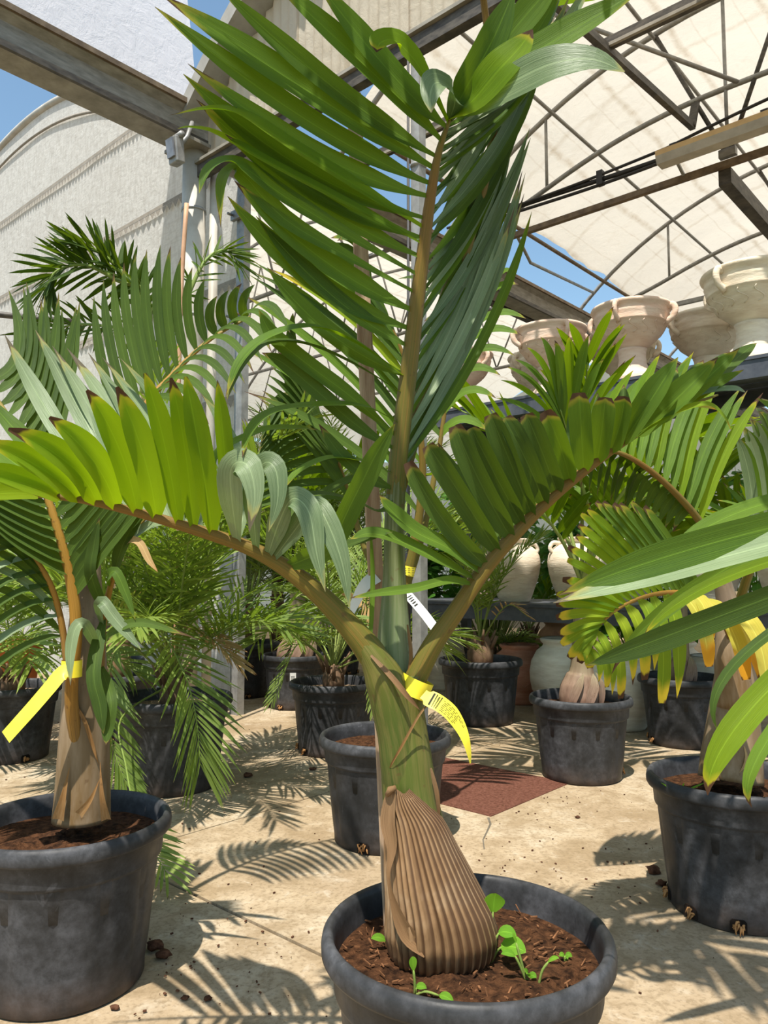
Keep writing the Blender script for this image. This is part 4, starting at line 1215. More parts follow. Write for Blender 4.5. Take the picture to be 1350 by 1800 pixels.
g5 = P(993, 1618, 1.36); g5.z = zs
sprout(main, g5, [([(0, 0, 0.012)], 0.011, 0.009, (1, -0.3, 0.1)), ([(-0.002, 0, 0.012)], 0.010, 0.008, (-1, -0.3, 0.2)), ([(0, -0.002, 0.010)], 0.008, 0.006, (0.2, -1, 0.2))])
g6 = P(682, 1560, 1.42); g6.z = zs
sprout(main, g6, [([(-0.004, -0.01, 0.014)], 0.028, 0.014, (-1, -0.2, 0.35)), ([(0.002, 0, 0.016)], 0.024, 0.014, (0.1, -0.1, 1))])
mb = MB()
for k in range(260):
    a, r = RND.uniform(0, 2 * pi), 0.215 * sqrt(RND.random())
    c = MP + V((cos(a) * r, sin(a) * r, 0.343 + RND.uniform(-0.002, 0.006)))
    d = V((RND.uniform(-1, 1), RND.uniform(-1, 1), RND.uniform(-0.25, 0.4))).normalized() * RND.uniform(0.002, 0.009)
    v, f = beam_data(c - d, c + d, RND.uniform(0.001, 0.0035), RND.uniform(0.001, 0.0025))
    mb.add(v, f)
o = mb.build('bark_litter', M['chip'], main, False); o['kind'] = 'stuff'

# ================================================================== palm at the left, in the pot beside the yellow strip tag
LP = V((-0.79, 1.98, 0))
lp = thing('potted_palm', 'palm with smooth grey-brown trunk and orange leaf stalk, in a large black pot', 'potted palm', LP)
pot_parts(lp, 0.5, 0.39, holes=(-1.9, -1.15, -0.45), seed=2)
tube('trunk', catmull([P(143, 1440, 1.98), P(145, 1400, 1.98), P(147, 1330, 1.98), P(150, 1250, 1.98), P(150, 1180, 1.98), P(152, 1110, 1.98), P(155, 1040, 1.98), P(166, 960, 1.98)], 36),
     [w * 1.98 / F for w in lerps([48, 46, 43, 40, 36, 31, 24, 10], 36)], M['trunk_grey'], lp, 24)
for path, w in (([P(104, 1440, 1.90), P(112, 1400, 1.90), P(122, 1350, 1.91)], 0.030), ([P(188, 1440, 1.91), P(180, 1400, 1.90), P(176, 1340, 1.91)], 0.024), ([P(140, 1432, 1.90), P(160, 1405, 1.90), P(175, 1370, 1.905)], 0.022)):
    leaflet(lp, catmull(path, 10), w, (0, -1, 0.2), (0, -1, 0.2), M['sheath_edge'], lambda t: max(0.05, 1 - t), 0.5, 'dry_scale')
margin_pts = catmull([P(134, 1240, 1.91), P(150, 1270, 1.915), P(163, 1310, 1.925), P(174, 1345, 1.93)], 14)
leaflet(lp, margin_pts, 0.010, (0.2, -1, 0.1), (0.2, -1, 0.1), M['sheath_edge'], prof_lance, 0.3, 'sheath_margin')
# orange stalk that leans left
LA = Rachis(lp, [P(142, 1350, 1.95), P(128, 1262, 1.915), P(126, 1200, 1.895), P(134, 1100, 1.88), P(122, 1010, 1.87), P(100, 925, 1.86), P(70, 840, 1.86), P(20, 740, 1.87), P(-50, 640, 1.90)], [0.012, 0.017, 0.016, 0.015, 0.013, 0.011, 0.009, 0.006, 0.003], M['rachis_orange'], 50, segs=12)
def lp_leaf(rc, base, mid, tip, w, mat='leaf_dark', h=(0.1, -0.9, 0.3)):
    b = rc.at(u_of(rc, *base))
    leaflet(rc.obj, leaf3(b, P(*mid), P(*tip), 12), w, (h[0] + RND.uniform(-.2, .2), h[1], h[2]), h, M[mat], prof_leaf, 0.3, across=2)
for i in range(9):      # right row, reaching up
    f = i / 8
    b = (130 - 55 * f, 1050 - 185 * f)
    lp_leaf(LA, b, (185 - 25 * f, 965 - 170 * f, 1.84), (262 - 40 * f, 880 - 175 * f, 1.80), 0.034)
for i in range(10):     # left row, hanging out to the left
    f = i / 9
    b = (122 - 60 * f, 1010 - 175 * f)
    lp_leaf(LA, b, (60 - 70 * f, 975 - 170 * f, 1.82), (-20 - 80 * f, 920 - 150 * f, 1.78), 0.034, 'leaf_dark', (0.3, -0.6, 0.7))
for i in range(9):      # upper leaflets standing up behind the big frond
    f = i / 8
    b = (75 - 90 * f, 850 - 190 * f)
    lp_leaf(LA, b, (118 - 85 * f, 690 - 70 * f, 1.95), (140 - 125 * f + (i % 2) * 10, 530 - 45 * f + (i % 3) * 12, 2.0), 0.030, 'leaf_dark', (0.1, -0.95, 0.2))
# frond that rises to the right
LB = Rachis(lp, [P(160, 1010, 2.0), P(200, 850, 2.04), P(250, 722, 2.08), (P(300, 662, 2.12)), P(368, 598, 2.16), P(440, 556, 2.2)], [0.013, 0.011, 0.009, 0.008, 0.006, 0.003], M['rachis_orange'], 40, segs=10)
tips = [(165, 520), (182, 492), (200, 478), (218, 462), (238, 446), (258, 438), (282, 430), (300, 432), (318, 452), (338, 470), (360, 490), (382, 520), (402, 510), (425, 498), (448, 500)]
for i, tp in enumerate(tips):
    f = i / (len(tips) - 1)
    b = LB.at(0.30 + 0.68 * f)
    mid = b.lerp(P(tp[0], tp[1], 2.12), 0.5) + V((-0.02, 0, 0.0))
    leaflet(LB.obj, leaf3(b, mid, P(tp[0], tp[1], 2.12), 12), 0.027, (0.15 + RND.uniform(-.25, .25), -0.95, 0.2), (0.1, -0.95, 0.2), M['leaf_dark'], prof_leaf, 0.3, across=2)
for i in range(13):
    f = i / 12
    b = LB.at(0.30 + 0.68 * f)
    t = P(320 + 190 * f, 800 - 215 * f, 1.96)
    leaflet(LB.obj, leaf3(b, b.lerp(t, 0.5) + V((0, 0, 0.06)), t, 12), 0.024, (-0.2, -0.8, 0.6), (-0.2, -0.8, 0.6), M['leaf_dark'], prof_leaf, 0.3, across=2)
# frond on the right with folded-over leaflets
LC = Rachis(lp, [P(176, 1180, 1.95), P(182, 1090, 1.93), P(200, 1010, 1.90), P(225, 950, 1.88), P(262, 905, 1.86)], [0.011, 0.009, 0.007, 0.005, 0.002], M['rachis_orange'], 30, segs=10)
for base, path, w, mt in [
    ((180, 1100), [(175, 1070, 1.86), (180, 1058, 1.84), (200, 1085, 1.83), (225, 1115, 1.82), (248, 1142, 1.81)], 0.030, 'leaf_silver'),
    ((195, 1030), [(192, 1012, 1.85), (204, 1006, 1.84), (222, 1045, 1.83), (238, 1090, 1.82)], 0.024, 'leaf'),
    ((215, 970), [(228, 950, 1.84), (246, 955, 1.83), (262, 985, 1.82), (278, 1006, 1.81)], 0.018, 'leaf_dry'),
    ((200, 1005), [(215, 960, 1.85), (240, 915, 1.84), (262, 895, 1.83)], 0.034, 'leaf_dark'),
    ((225, 950), [(260, 925, 1.84), (300, 915, 1.82), (360, 925, 1.80)], 0.026, 'leaf_silver'),
    ((178, 1140), [(200, 1110, 1.84), (250, 1095, 1.82), (340, 1120, 1.80)], 0.022, 'leaf_dark'),
    ((176, 1170), [(195, 1230, 1.86), (190, 1280, 1.85), (186, 1310, 1.84)], 0.030, 'leaf_dark'),
    ((178, 1150), [(150, 1100, 1.84), (133, 1105, 1.82), (124, 1150, 1.81), (124, 1205, 1.80)], 0.028, 'leaf_silver'),
    ((186, 1075), [(160, 1010, 1.85), (165, 960, 1.84), (175, 910, 1.83)], 0.028, 'leaf_dark'),
    ((184, 1085), [(165, 1180, 1.85), (176, 1240, 1.84), (182, 1290, 1.84)], 0.034, 'leaf_dark')]:
    hero_path(LC, base, path, w, (0.1, -0.9, 0.4), (0.1, -0.9, 0.4), mt, prof_leaf, 0.3, 16)
# low frond to the left
LD = Rachis(lp, [P(120, 1180, 1.90), P(105, 1080, 1.88), P(80, 1010, 1.86), P(30, 950, 1.84), P(-40, 930, 1.82)], [0.010, 0.008, 0.007, 0.005, 0.002], M['rachis_orange'], 30, segs=10)
for i in range(10):
    f = i / 9
    b = LD.at(0.15 + 0.83 * f)
    for sg in (-1, 1):
        t = b + V((-0.22 + 0.05 * f, -0.10, -0.05 - 0.13 * (sg > 0) + 0.17 * (sg < 0)))
        leaflet(LD.obj, leaf3(b, b.lerp(t, 0.5) + V((0, 0, 0.045)), t, 10), 0.024, (0.1, -0.6, 0.8), (0.1, -0.7, 0.7), M['leaf_silver' if i % 4 == 1 else 'leaf_dark'], prof_leaf, 0.3, across=2)

# ================================================================== palm at the right, in the pot under the yellowing frond
RP = V((1.055, 2.38, 0))
rp = thing('potted_palm', 'palm with a yellowing frond in the large black pot with grass on its soil', 'potted palm', RP)
pot_parts(rp, 0.5, 0.39, holes=(-2.25, -1.5, -0.8), seed=3)
tube('trunk', catmull([P(1284, 1372, 2.36), P(1286, 1330, 2.37), P(1290, 1260, 2.38), P(1296, 1180, 2.38), P(1290, 1110, 2.38), P(1285, 1040, 2.38)], 30),
     [w * 2.38 / F for w in lerps([52, 50, 42, 36, 30, 18], 30)], M['trunk_grey'], rp, 24)
tube('leaf_sheath', catmull([P(1292, 1240, 2.33), P(1285, 1150, 2.32), P(1282, 1080, 2.33), P(1265, 1000, 2.32)], 20), [w * 2.38 / F for w in lerps([30, 27, 20, 12], 20)], M['trunk_grey'], rp, 16)
for path in ([P(1300, 1370, 2.28), P(1312, 1335, 2.28), P(1305, 1300, 2.30)], [P(1258, 1372, 2.29), P(1255, 1330, 2.29), P(1262, 1290, 2.31)]):
    leaflet(rp, catmull(path, 10), 0.02, (0, -1, 0.2), (0, -1, 0.2), M['leaf_dry'], lambda t: max(0.05, 1 - t), 0.3, 'dry_scale')
# yellowing frond sweeping left
RA = Rachis(rp, [P(1290, 1130, 2.30), P(1262, 1075, 2.24), P(1210, 1045, 2.16), P(1150, 1045, 2.10), P(1090, 1068, 2.05), P(1045, 1110, 2.02), P(1025, 1150, 2.0)], [0.013, 0.011, 0.009, 0.007, 0.005, 0.003, 0.002], M['rachis_orange'], 40, segs=10)
up_t = [(1036, 1178), (1002, 1158), (985, 1128), (974, 1095), (978, 1055), (985, 1012), (1000, 965), (1012, 940), (1026, 905), (1042, 888), (1062, 880), (1085, 890), (1110, 882), (1135, 895)]
NU = 22
for i in range(NU):
    f = i / (NU - 1)
    k = f * (len(up_t) - 1); k0 = min(int(k), len(up_t) - 2)
    tp = [up_t[k0][c] * (1 - k + k0) + up_t[k0 + 1][c] * (k - k0) for c in (0, 1)]
    b = RA.at(0.97 - 0.10 * min(1, i) - 0.62 * f)
    t = P(tp[0] + RND.uniform(-6, 6), tp[1] + RND.uniform(-6, 6), 1.98 + 0.1 * f)
    mid = b.lerp(t, 0.5) + V((0, -0.01, 0.008))
    leaflet(RA.obj, leaf3(b, mid, t, 12), 0.026, (-0.1 + RND.uniform(-.2, .2), -0.9, 0.4), (0, -0.9, 0.4), M['leaf_yellow' if i < 6 else ('leaf_bright' if i < 15 else 'leaf')], prof_blunt, 0.4, across=2)
dn = [(1052, 1200), (1066, 1208), (1076, 1222), (1090, 1228), (1112, 1205), (1132, 1195), (1150, 1178), (1162, 1236), (1190, 1228), (1245, 1172), (1245, 1150), (1310, 1195), (1335, 1200)]
for i, tp in enumerate(dn):
    f = i / (len(dn) - 1)
    b = RA.at(0.95 - 0.75 * f)
    t = P(tp[0], tp[1], 1.98 + 0.12 * f)
    mid = b.lerp(t, 0.5) + V((0.01, -0.02, 0.012 + 0.03 * f))
    leaflet(RA.obj, leaf3(b, mid, t, 12), 0.020 + 0.036 * f, (0.2, -0.85, 0.5), (0.3, -0.9, 0.3), M['leaf_yellow' if i < 9 else 'leaf_gold'], prof_blunt if i % 2 else prof_leaf, 0.25, across=2)
hero_path(RA, (1262, 1075), [(1300, 1080, 2.1), (1335, 1130, 2.06), (1350, 1210, 2.04), (1352, 1270, 2.04)], 0.07, (0.2, -0.9, 0.4), (0.5, -0.8, 0.3), 'leaf_gold', prof_leaf, 0.2)
# arched frond rising left behind the front palm's right frond
RB = Rachis(rp, [P(1284, 1060, 2.36), P(1262, 985, 2.33), P(1235, 925, 2.28), P(1195, 875, 2.22), P(1140, 825, 2.16), P(1085, 795, 2.12), P(1020, 790, 2.1)], [0.015, 0.013, 0.0115, 0.010, 0.008, 0.006, 0.003], M['rachis'], 40, segs=10)
for i in range(15):
    f = i / 14
    b = RB.at(0.36 + 0.62 * f)
    t = P(1335 - 260 * f + RND.uniform(-8, 8), 690 - 70 * sin(pi * f) + (i % 3) * 12 - 10 * f, 2.34)
    leaflet(RB.obj, leaf3(b, b.lerp(t, 0.5) + V((-0.02, 0, 0.01)), t, 12), 0.033, (-0.35 + RND.uniform(-.2, .2), -0.9, 0.2), (-0.25, -0.9, 0.3), M['leaf' if i % 3 else 'leaf_bright'], prof_leaf, 0.3, across=2)
for i in range(14):
    f = i / 13
    b = RB.at(0.36 + 0.62 * f)
    t = P(1175 - 150 * f + RND.uniform(-8, 8), 935 - 75 * f, 2.28)
    leaflet(RB.obj, leaf3(b, b.lerp(t, 0.5) + V((0, 0, 0.05)), t, 12), 0.032, (0.3, -0.8, 0.5), (0.3, -0.8, 0.5), M['leaf_dark'], prof_leaf, 0.3, across=2)
# frond that arches to the right and towards the viewer, its leaflets reaching into the walkway
RC = Rachis(rp, [P(1290, 1090, 2.36), P(1330, 980, 2.2), P(1420, 890, 1.9), P(1500, 850, 1.6), P(1560, 870, 1.35), P(1600, 950, 1.15), P(1620, 1060, 1.02)], [0.015, 0.013, 0.011, 0.009, 0.007, 0.005, 0.003], M['rachis'], 50, segs=10)
near = [  # base u, mid, tip, width, hints, mat
    (0.74, (1250, 985, 1.16), (972, 1060, 1.14), 0.044, (0.15, -0.80, 0.75), (0.1, -0.75, 0.8), 'leaf_silver'),  # with the next, two tones of one folded blade; sheen painted as grey
    (0.70, (1262, 952, 1.17), (982, 1046, 1.15), 0.052, (0.1, -0.95, -0.1), (0.1, -0.95, 0.1), 'leaf'),
    (0.84, (1260, 1085, 1.08), (1030, 1170, 1.06), 0.038, (0.2, -0.95, -0.2), (0.2, -0.95, -0.1), 'leaf_dark'),
    (0.80, (1290, 1010, 1.14), (1130, 1120, 1.12), 0.018, (0.1, -0.8, 0.6), (0.1, -0.8, 0.6), 'leaf_bright'),
    (0.66, (1235, 1025, 1.24), (1075, 1185, 1.22), 0.026, (0.5, -0.8, 0.3), (0.5, -0.8, 0.3), 'leaf'),
    (0.60, (1300, 900, 1.36), (1165, 1000, 1.34), 0.034, (0.1, -0.7, 0.7), (0.1, -0.7, 0.7), 'leaf'),
    (0.92, (1340, 1225, 1.0), (1244, 1398, 0.98), 0.036, (-0.4, -0.9, 0.2), (-0.5, -0.9, 0.2), 'leaf_bright'),
    (0.96, (1372, 1270, 0.98), (1322, 1420, 0.97), 0.020, (-0.8, -0.6, 0.2), (-0.8, -0.6, 0.2), 'leaf'),
    (0.88, (1320, 1140, 1.06), (1262, 1285, 1.05), 0.014, (-0.5, -0.8, 0.2), (-0.5, -0.8, 0.2), 'leaf_dark'),
    (0.55, (1420, 760, 1.6), (1330, 700, 1.6), 0.035, (-0.2, -0.9, 0.3), (-0.2, -0.9, 0.3), 'leaf')]
for u, m, t, w, h0, h1, mt in near:
    leaflet(RC.obj, leaf3(RC.at(u), P(*m), P(*t), 18), w, h0, h1, M[mt], prof_leaf, 0.22)
# fan at the far right edge
RD = Rachis(rp, [P(1300, 1060, 2.42), P(1335, 960, 2.5), P(1370, 880, 2.55), P(1420, 820, 2.6)], [0.012, 0.010, 0.007, 0.003], M['rachis_green'], 24, segs=8)
for i in range(11):
    f = i / 10
    b = RD.at(0.25 + 0.7 * f)
    t = P(1290 + 60 * f, 760 - 75 * f + (i % 2) * 15, 2.45)
    leaflet(RD.obj, leaf3(b, b.lerp(t, 0.5) + V((0.02, 0, 0.05)), t, 10), 0.036, (-0.5, -0.8, 0.4), (-0.5, -0.8, 0.4), M['leaf' if i % 2 else 'leaf_silver'], prof_leaf, 0.3, across=2)
for k, (px, py) in enumerate(((1185, 1352), (1197, 1350), (1205, 1354))):
    b = P(px, py, 2.3); b.z = 0.335
    leaflet(rp, catmull([b, b + V((0.01 * (k - 1), 0, 0.03)), b + V((0.05 * (k - 0.9), -0.01, 0.055))], 8), 0.007, (0, -0.7, 0.7), (0, -0.7, 0.7), M['leaf_fresh'], prof_lance, 0.2, 'grass_blade', 2)

# ================================================================== palm in the pot straight behind the front palm
BP = V((0.004, 2.98, 0))
bp = thing('potted_palm', 'upright palm in the scuffed pot hidden behind the front palm\'s stem', 'potted palm', BP)
pot_parts(bp, 0.5, 0.39, holes=(-2.5, -1.75, -0.9), soil='soil', seed=4)
tube('trunk', catmull([P(682, 1310, 2.98), P(684, 1270, 2.98), P(690, 1180, 2.98), P(696, 1100, 2.98), P(705, 1040, 2.98)], 20), [w * 2.98 / F for w in lerps([22, 20, 16, 14, 12], 20)], M['trunk_pale'], bp, 18)
BA = Rachis(bp, [P(700, 1080, 2.98), P(715, 1020, 2.97), P(735, 920, 2.95), P(742, 800, 2.92), P(720, 660, 2.9), P(670, 540, 2.88), P(620, 460, 2.86)], [0.022, 0.021, 0.017, 0.013, 0.010, 0.007, 0.003], M['rachis'], 40, segs=10)
lt = [(430, 690), (410, 560), (418, 500), (440, 470), (452, 480), (480, 455), (500, 430), (520, 440), (545, 445), (575, 430), (600, 420)]
for i in range(17):
    f = i / 16
    k = f * (len(lt) - 1); k0 = min(int(k), len(lt) - 2)
    tp = [lt[k0][c] * (1 - k + k0) + lt[k0 + 1][c] * (k - k0) for c in (0, 1)]
    b = BA.at(0.36 + 0.62 * f)
    t = P(tp[0] + RND.uniform(-8, 8), tp[1] + RND.uniform(-12, 12), 2.75)
    leaflet(BA.obj, leaf3(b, b.lerp(t, 0.5) + V((0.03, 0, 0.05)), t, 12), 0.042, (0.3 + RND.uniform(-.2, .2), -0.9, 0.4), (0.3, -0.9, 0.4), M['leaf_yellow' if i == 7 else ('leaf' if i % 2 else 'leaf_dark')], prof_leaf, 0.3, across=2)
BB = Rachis(bp, [P(705, 1060, 3.0), P(745, 930, 3.02), P(770, 800, 3.05), P(790, 680, 3.08), P(820, 590, 3.1), P(860, 540, 3.1)], [0.016, 0.013, 0.010, 0.008, 0.006, 0.003], M['rachis'], 36, segs=10)
gt = [(860, 760), (872, 700), (880, 660), (905, 625), (918, 590), (925, 560), (912, 500), (905, 475), (880, 470)]
for i, tp in enumerate(gt):
    f = i / (len(gt) - 1)
    b = BB.at(0.45 + 0.53 * f)
    t = P(tp[0], tp[1], 3.0)
    leaflet(BB.obj, leaf3(b, b.lerp(t, 0.5) + V((-0.01, 0, 0.06)), t, 12), 0.042, (-0.3, -0.8, 0.5), (-0.3, -0.8, 0.5), M['leaf'], prof_leaf, 0.3, across=2)
    t2 = P(tp[0] - 180, tp[1] - 20 + 40 * f, 3.05)
    leaflet(BB.obj, leaf3(b, b.lerp(t2, 0.5) + V((0.01, 0, 0.05)), t2, 12), 0.040, (0.3, -0.8, 0.5), (0.3, -0.8, 0.5), M['leaf_dark'], prof_leaf, 0.3, across=2)
BC = Rachis(bp, [P(696, 1080, 3.0), P(640, 960, 3.05), P(600, 830, 3.1), P(560, 740, 3.1), P(500, 690, 3.08)], [0.015, 0.012, 0.009, 0.006, 0.003], M['rachis'], 30, segs=10)
for i in range(12):
    f = i / 11
    b = BC.at(0.4 + 0.58 * f)
    for t in (P(455 + 60 * f, 700 - 150 * f, 3.0), P(430 + 30 * f, 900 - 130 * f, 2.95)):
        leaflet(BC.obj, leaf3(b, b.lerp(t, 0.5) + V((0, 0, 0.04)), t, 12), 0.038, (0.2, -0.8, 0.5), (0.2, -0.8, 0.5), M['leaf_dark'], prof_leaf, 0.3, across=2)
g = P(672, 1295, 2.9); g.z = 0.34
sprout(bp, g, [([(0.0, 0, 0.01)], 0.03, 0.024, (0.4, -0.5, 0.3))])

# ================================================================== bottle palms further back on the right
def bottle_palm(label, loc, bulb, h, fr, D=0.5, H=0.39, seed=5, mats=('leaf', 'rachis_green'), trunk='trunk_pale'):
    t = thing('potted_palm', label, 'potted palm', loc)
    pot_parts(t, D, H, seed=seed, rough_soil=False)
    x, y = loc[0], loc[1]
    z0 = 0.86 * H
    pts = [V((x, y, z0 - 0.01)), V((x, y, z0 + 0.05)), V((x + 0.002, y, z0 + 0.10)), V((x + 0.006, y, z0 + 0.15)), V((x + 0.01, y, z0 + 0.22)), V((x + 0.02, y, z0 + h))]
    tube('trunk', catmull(pts, 24), lerps([bulb * 0.94, bulb, bulb * 0.93, bulb * 0.72, bulb * 0.5, bulb * 0.34], 24), M[trunk], t, 20)
    for k in range(3):
        a = -2.3 + k * 0.75
        pp = [V((x + cos(a + q_ * 0.5) * bulb * rr, y + sin(a + q_ * 0.5) * bulb * rr, z0 + zz)) for q_, rr, zz in ((0, 0.99, 0.0), (0.4, 1.04, 0.06), (0.9, 0.98, 0.12), (1.4, 0.72, 0.17))]
        leaflet(t, catmull(pp, 10), 0.05, (cos(a), sin(a), 0.1), (cos(a), sin(a), 0.1), M['trunk_pale'], prof_lance, 0.1, 'leaf_scar')
    top = V((x + 0.02, y, z0 + h - 0.02))
    for (az, el, ln, dr, L, w, n) in fr:
        gen_frond(t, arch_pts(top, az, el, ln, dr), L, w, n, M[mats[0]], M[mats[1]], 0.011, 0.003, 0.26, (60, 20), 28, 0.15)
    return t
bottle_palm('bottle palm with a round pinkish trunk base beside the red-brown mat', (0.97, 3.86, 0.003), 0.105, 0.62,
            [(-150, 62, 0.95, 75, 0.42, 0.042, 16), (-60, 66, 1.05, 70, 0.42, 0.042, 16), (110, 72, 1.15, 60, 0.42, 0.042, 16), (165, 74, 1.25, 55, 0.44, 0.042, 16), (30, 60, 1.0, 80, 0.40, 0.042, 14), (-100, 78, 1.15, 45, 0.42, 0.042, 16)], seed=5)
fan_p = bpy.data.objects['potted_palm.004']
FN = Rachis(fan_p, [V((0.99, 3.86, 0.93)), P(1040, 930, 3.75), P(1022, 850, 3.6), P(1000, 770, 3.45), P(985, 720, 3.35)], [0.013, 0.011, 0.009, 0.006, 0.003], M['rachis_green'], 30, segs=8)
ft = [(870, 775), (862, 735), (872, 700), (880, 668), (890, 645), (905, 632), (925, 610), (950, 592), (975, 598), (1000, 590), (1035, 588), (1062, 630), (1085, 655), (1105, 690), (1115, 730)]
for i, tp in enumerate(ft):
    f = i / (len(ft) - 1)
    b = FN.at(1.0 - 0.45 * abs(2 * f - 1) - 0.02)
    t = P(tp[0], tp[1], 3.2)
    leaflet(FN.obj, leaf3(b, b.lerp(t, 0.5) + V((0, -0.02, 0.045)), t, 12), 0.045, (0.3 - 0.6 * f, -0.8, 0.55), (0.3 - 0.6 * f, -0.8, 0.5), M['leaf' if i % 3 else 'leaf_bright'], prof_leaf, 0.35, across=2)
bottle_palm('bottle palm in the black pot in front of the cream jars near the rack', (1.755, 4.6, 0), 0.075, 0.6,
            [(-140, 60, 1.0, 80, 0.42, 0.042, 14), (-66, 62, 0.95, 80, 0.40, 0.042, 14), (80, 65, 1.1, 70, 0.42, 0.042, 14), (160, 62, 1.1, 70, 0.42, 0.042, 14), (-90, 70, 1.1, 70, 0.42, 0.042, 14)], seed=6)
bottle_palm('pale-trunked palm in the pot with a white sticker', (-0.665, 5.82, 0), 0.14, 0.75,
            [(-85, 66, 1.1, 60, 0.40, 0.034, 14), (-30, 65, 1.3, 60, 0.45, 0.034, 14), (60, 60, 1.2, 60, 0.45, 0.034, 14), (115, 68, 1.2, 50, 0.40, 0.034, 14)], seed=7)
st = thing('paper_sticker', 'white paper sticker on a black pot behind the left frond\'s stalk', 'sticker', (-0.665, 5.6, 0.24))
stv = []
for k in range(6):
    a = -pi / 2 - 0.05 + 0.20 * k / 5
    for z in (0.19, 0.275):
        rr = 0.25 * (0.76 + 0.145 * z / 0.39) + 0.004
        stv.append(V((-0.665 + cos(a) * rr, 5.82 + sin(a) * rr, z)))
mk('label_face', stv, [(2 * k, 2 * k + 2, 2 * k + 3, 2 * k + 1) for k in range(5)], M['white_tag'], st)
stl = MB()
for z in (0.225, 0.237, 0.248):
    for k in range(1, 4):
        a0, a1 = -pi / 2 - 0.05 + 0.20 * k / 5, -pi / 2 - 0.05 + 0.20 * (k + 0.8) / 5
        rr = 0.25 * (0.76 + 0.145 * z / 0.39) + 0.0055
        stl.add([V((-0.665 + cos(a) * rr, 5.82 + sin(a) * rr, zz)) for a, zz in ((a0, z), (a1, z), (a1, z + 0.004), (a0, z + 0.004))], [(0, 1, 2, 3)])
stl.build('printed_lines', M['ink'], st)

# ================================================================== date palms: many thin leaflets
AVOID = [(C1.x, C1.y, 1.6), (0.18, 3.86, 1.2), (0.165, 6.26, 1.9), (0.73, 6.89, 1.7), (-1.62, 4.75, 1.4), (-2.47, 5.0, 1.3), (-1.23, 4.5, 1.0), (2.53, 4.15, 1.2), (3.1, 4.78, 1.3)]
def date_palm(label, loc, fronds, D=0.5, H=0.39, seed=8, trunk_r=0.06, trunk_h=0.14, L=0.20, w=0.011, soil='soil_pale', n=44, mat='leaf_fine', name='potted_date_palm', stubs=True, pot=True):
    t = thing(name, label, 'potted palm', loc)
    if pot: pot_parts(t, D, H, seed=seed, soil=soil, rough_soil=False)
    x, y = loc[0], loc[1]
    z0 = 0.86 * H
    tube('trunk', [V((x, y, z0 - 0.02)), V((x, y, z0 + trunk_h * 0.5)), V((x, y, z0 + trunk_h))], [trunk_r, trunk_r * 1.05, trunk_r * 0.7], M['trunk_fibre'], t, 14)
    if stubs:
        for k in range(9):
            a = k * 2.4
            p = V((x + cos(a) * trunk_r * 0.8, y + sin(a) * trunk_r * 0.8, z0 + trunk_h * RND.uniform(0.3, 0.8)))
            tube('leaf_stub', [p, p + V((cos(a) * 0.03, sin(a) * 0.03, 0.06)), p + V((cos(a) * 0.05, sin(a) * 0.05, 0.10))], [0.012, 0.010, 0.006], M['trunk_fibre'], t, 6)
    top = V((x, y, z0 + trunk_h * 0.8))
    for f in fronds:
        if isinstance(f, dict):
            pts, L2, n2, mt = f['pts'], f.get('L', L), f.get('n', n), f.get('mat', mat)
            gen_frond(t, [top] + pts, L2, f.get('w', w), n2, M[mt], M['rachis_green'], 0.006, 0.0015, f.get('u0', 0.3), (58, 25), 18, 0.12, single=False, segs=4, across=2, rn=24, rsegs=6)
        else:
            az, el, ln, dr = f[:4]
            blocked = False
            for bx, by, lim in AVOID:          # leave out fronds that would grow through a post, a trunk or the rack
                dc = V((bx - x, by - y, 0))
                if 0.05 < dc.length < lim and cos(radians(az) - atan2(dc.y, dc.x)) > 0.93: blocked = True
            if blocked: continue
            mt = f[4] if len(f) > 4 else mat
            gen_frond(t, arch_pts(top, az, el, ln, dr), L * RND.uniform(0.9, 1.15), w, n, M[mt], M['rachis_green'], 0.006, 0.0015, 0.24, (58, 24), 22, 0.15, single=False, segs=4, across=2, rn=22, rsegs=6, plumose=0.4, jit=1.6)
    return t
def ring(n, el, ln, dr, off=0, jit=8, side=0):
    """side -1/+1 leaves out the fronds that would run through the net wall"""
    return [f for f in ring_all(n, el, ln, dr, off, jit) if side == 0 or side * cos(radians(f[0] - 48.3)) > -0.15]
def ring_all(n, el, ln, dr, off, jit):
    return [(off + 360 * k / n + RND.uniform(-jit, jit), el + RND.uniform(-8, 8), ln * RND.uniform(0.85, 1.15), dr + RND.uniform(-12, 12)) for k in range(n)]
date_palm('date palm whose long frond hangs down over its black pot, behind the grey-trunked palm', (-1.0, 3.7, 0),
          ring(14, 72, 1.15, 55) + ring(11, 50, 1.0, 70, 20) + [(-95, 62, 1.45, 60), (-70, 58, 1.5, 62), (-120, 60, 1.4, 60), (-50, 66, 1.6, 55), (-80, 72, 1.7, 50)] + [
              {'pts': [P(265, 1090, 3.5), P(300, 1135, 3.35), P(330, 1200, 3.25), P(346, 1270, 3.2), P(352, 1345, 3.18)], 'L': 0.27, 'n': 36, 'u0': 0.28, 'w': 0.012},
              {'pts': [P(220, 1130, 3.5), P(190, 1200, 3.4), P(196, 1300, 3.35), P(222, 1380, 3.3)], 'L': 0.20, 'n': 36},
              {'pts': [P(215, 1260, 3.3), P(222, 1350, 2.9), P(245, 1450, 2.6), P(296, 1540, 2.42)], 'L': 0.15, 'n': 26, 'u0': 0.62, 'w': 0.010},
              {'pts': [P(340, 1110, 3.6), P(380, 1130, 3.5), P(420, 1170, 3.45)], 'L': 0.14, 'n': 22, 'mat': 'leaf_dry'}], seed=9, D=0.56, H=0.42, L=0.26, w=0.014)
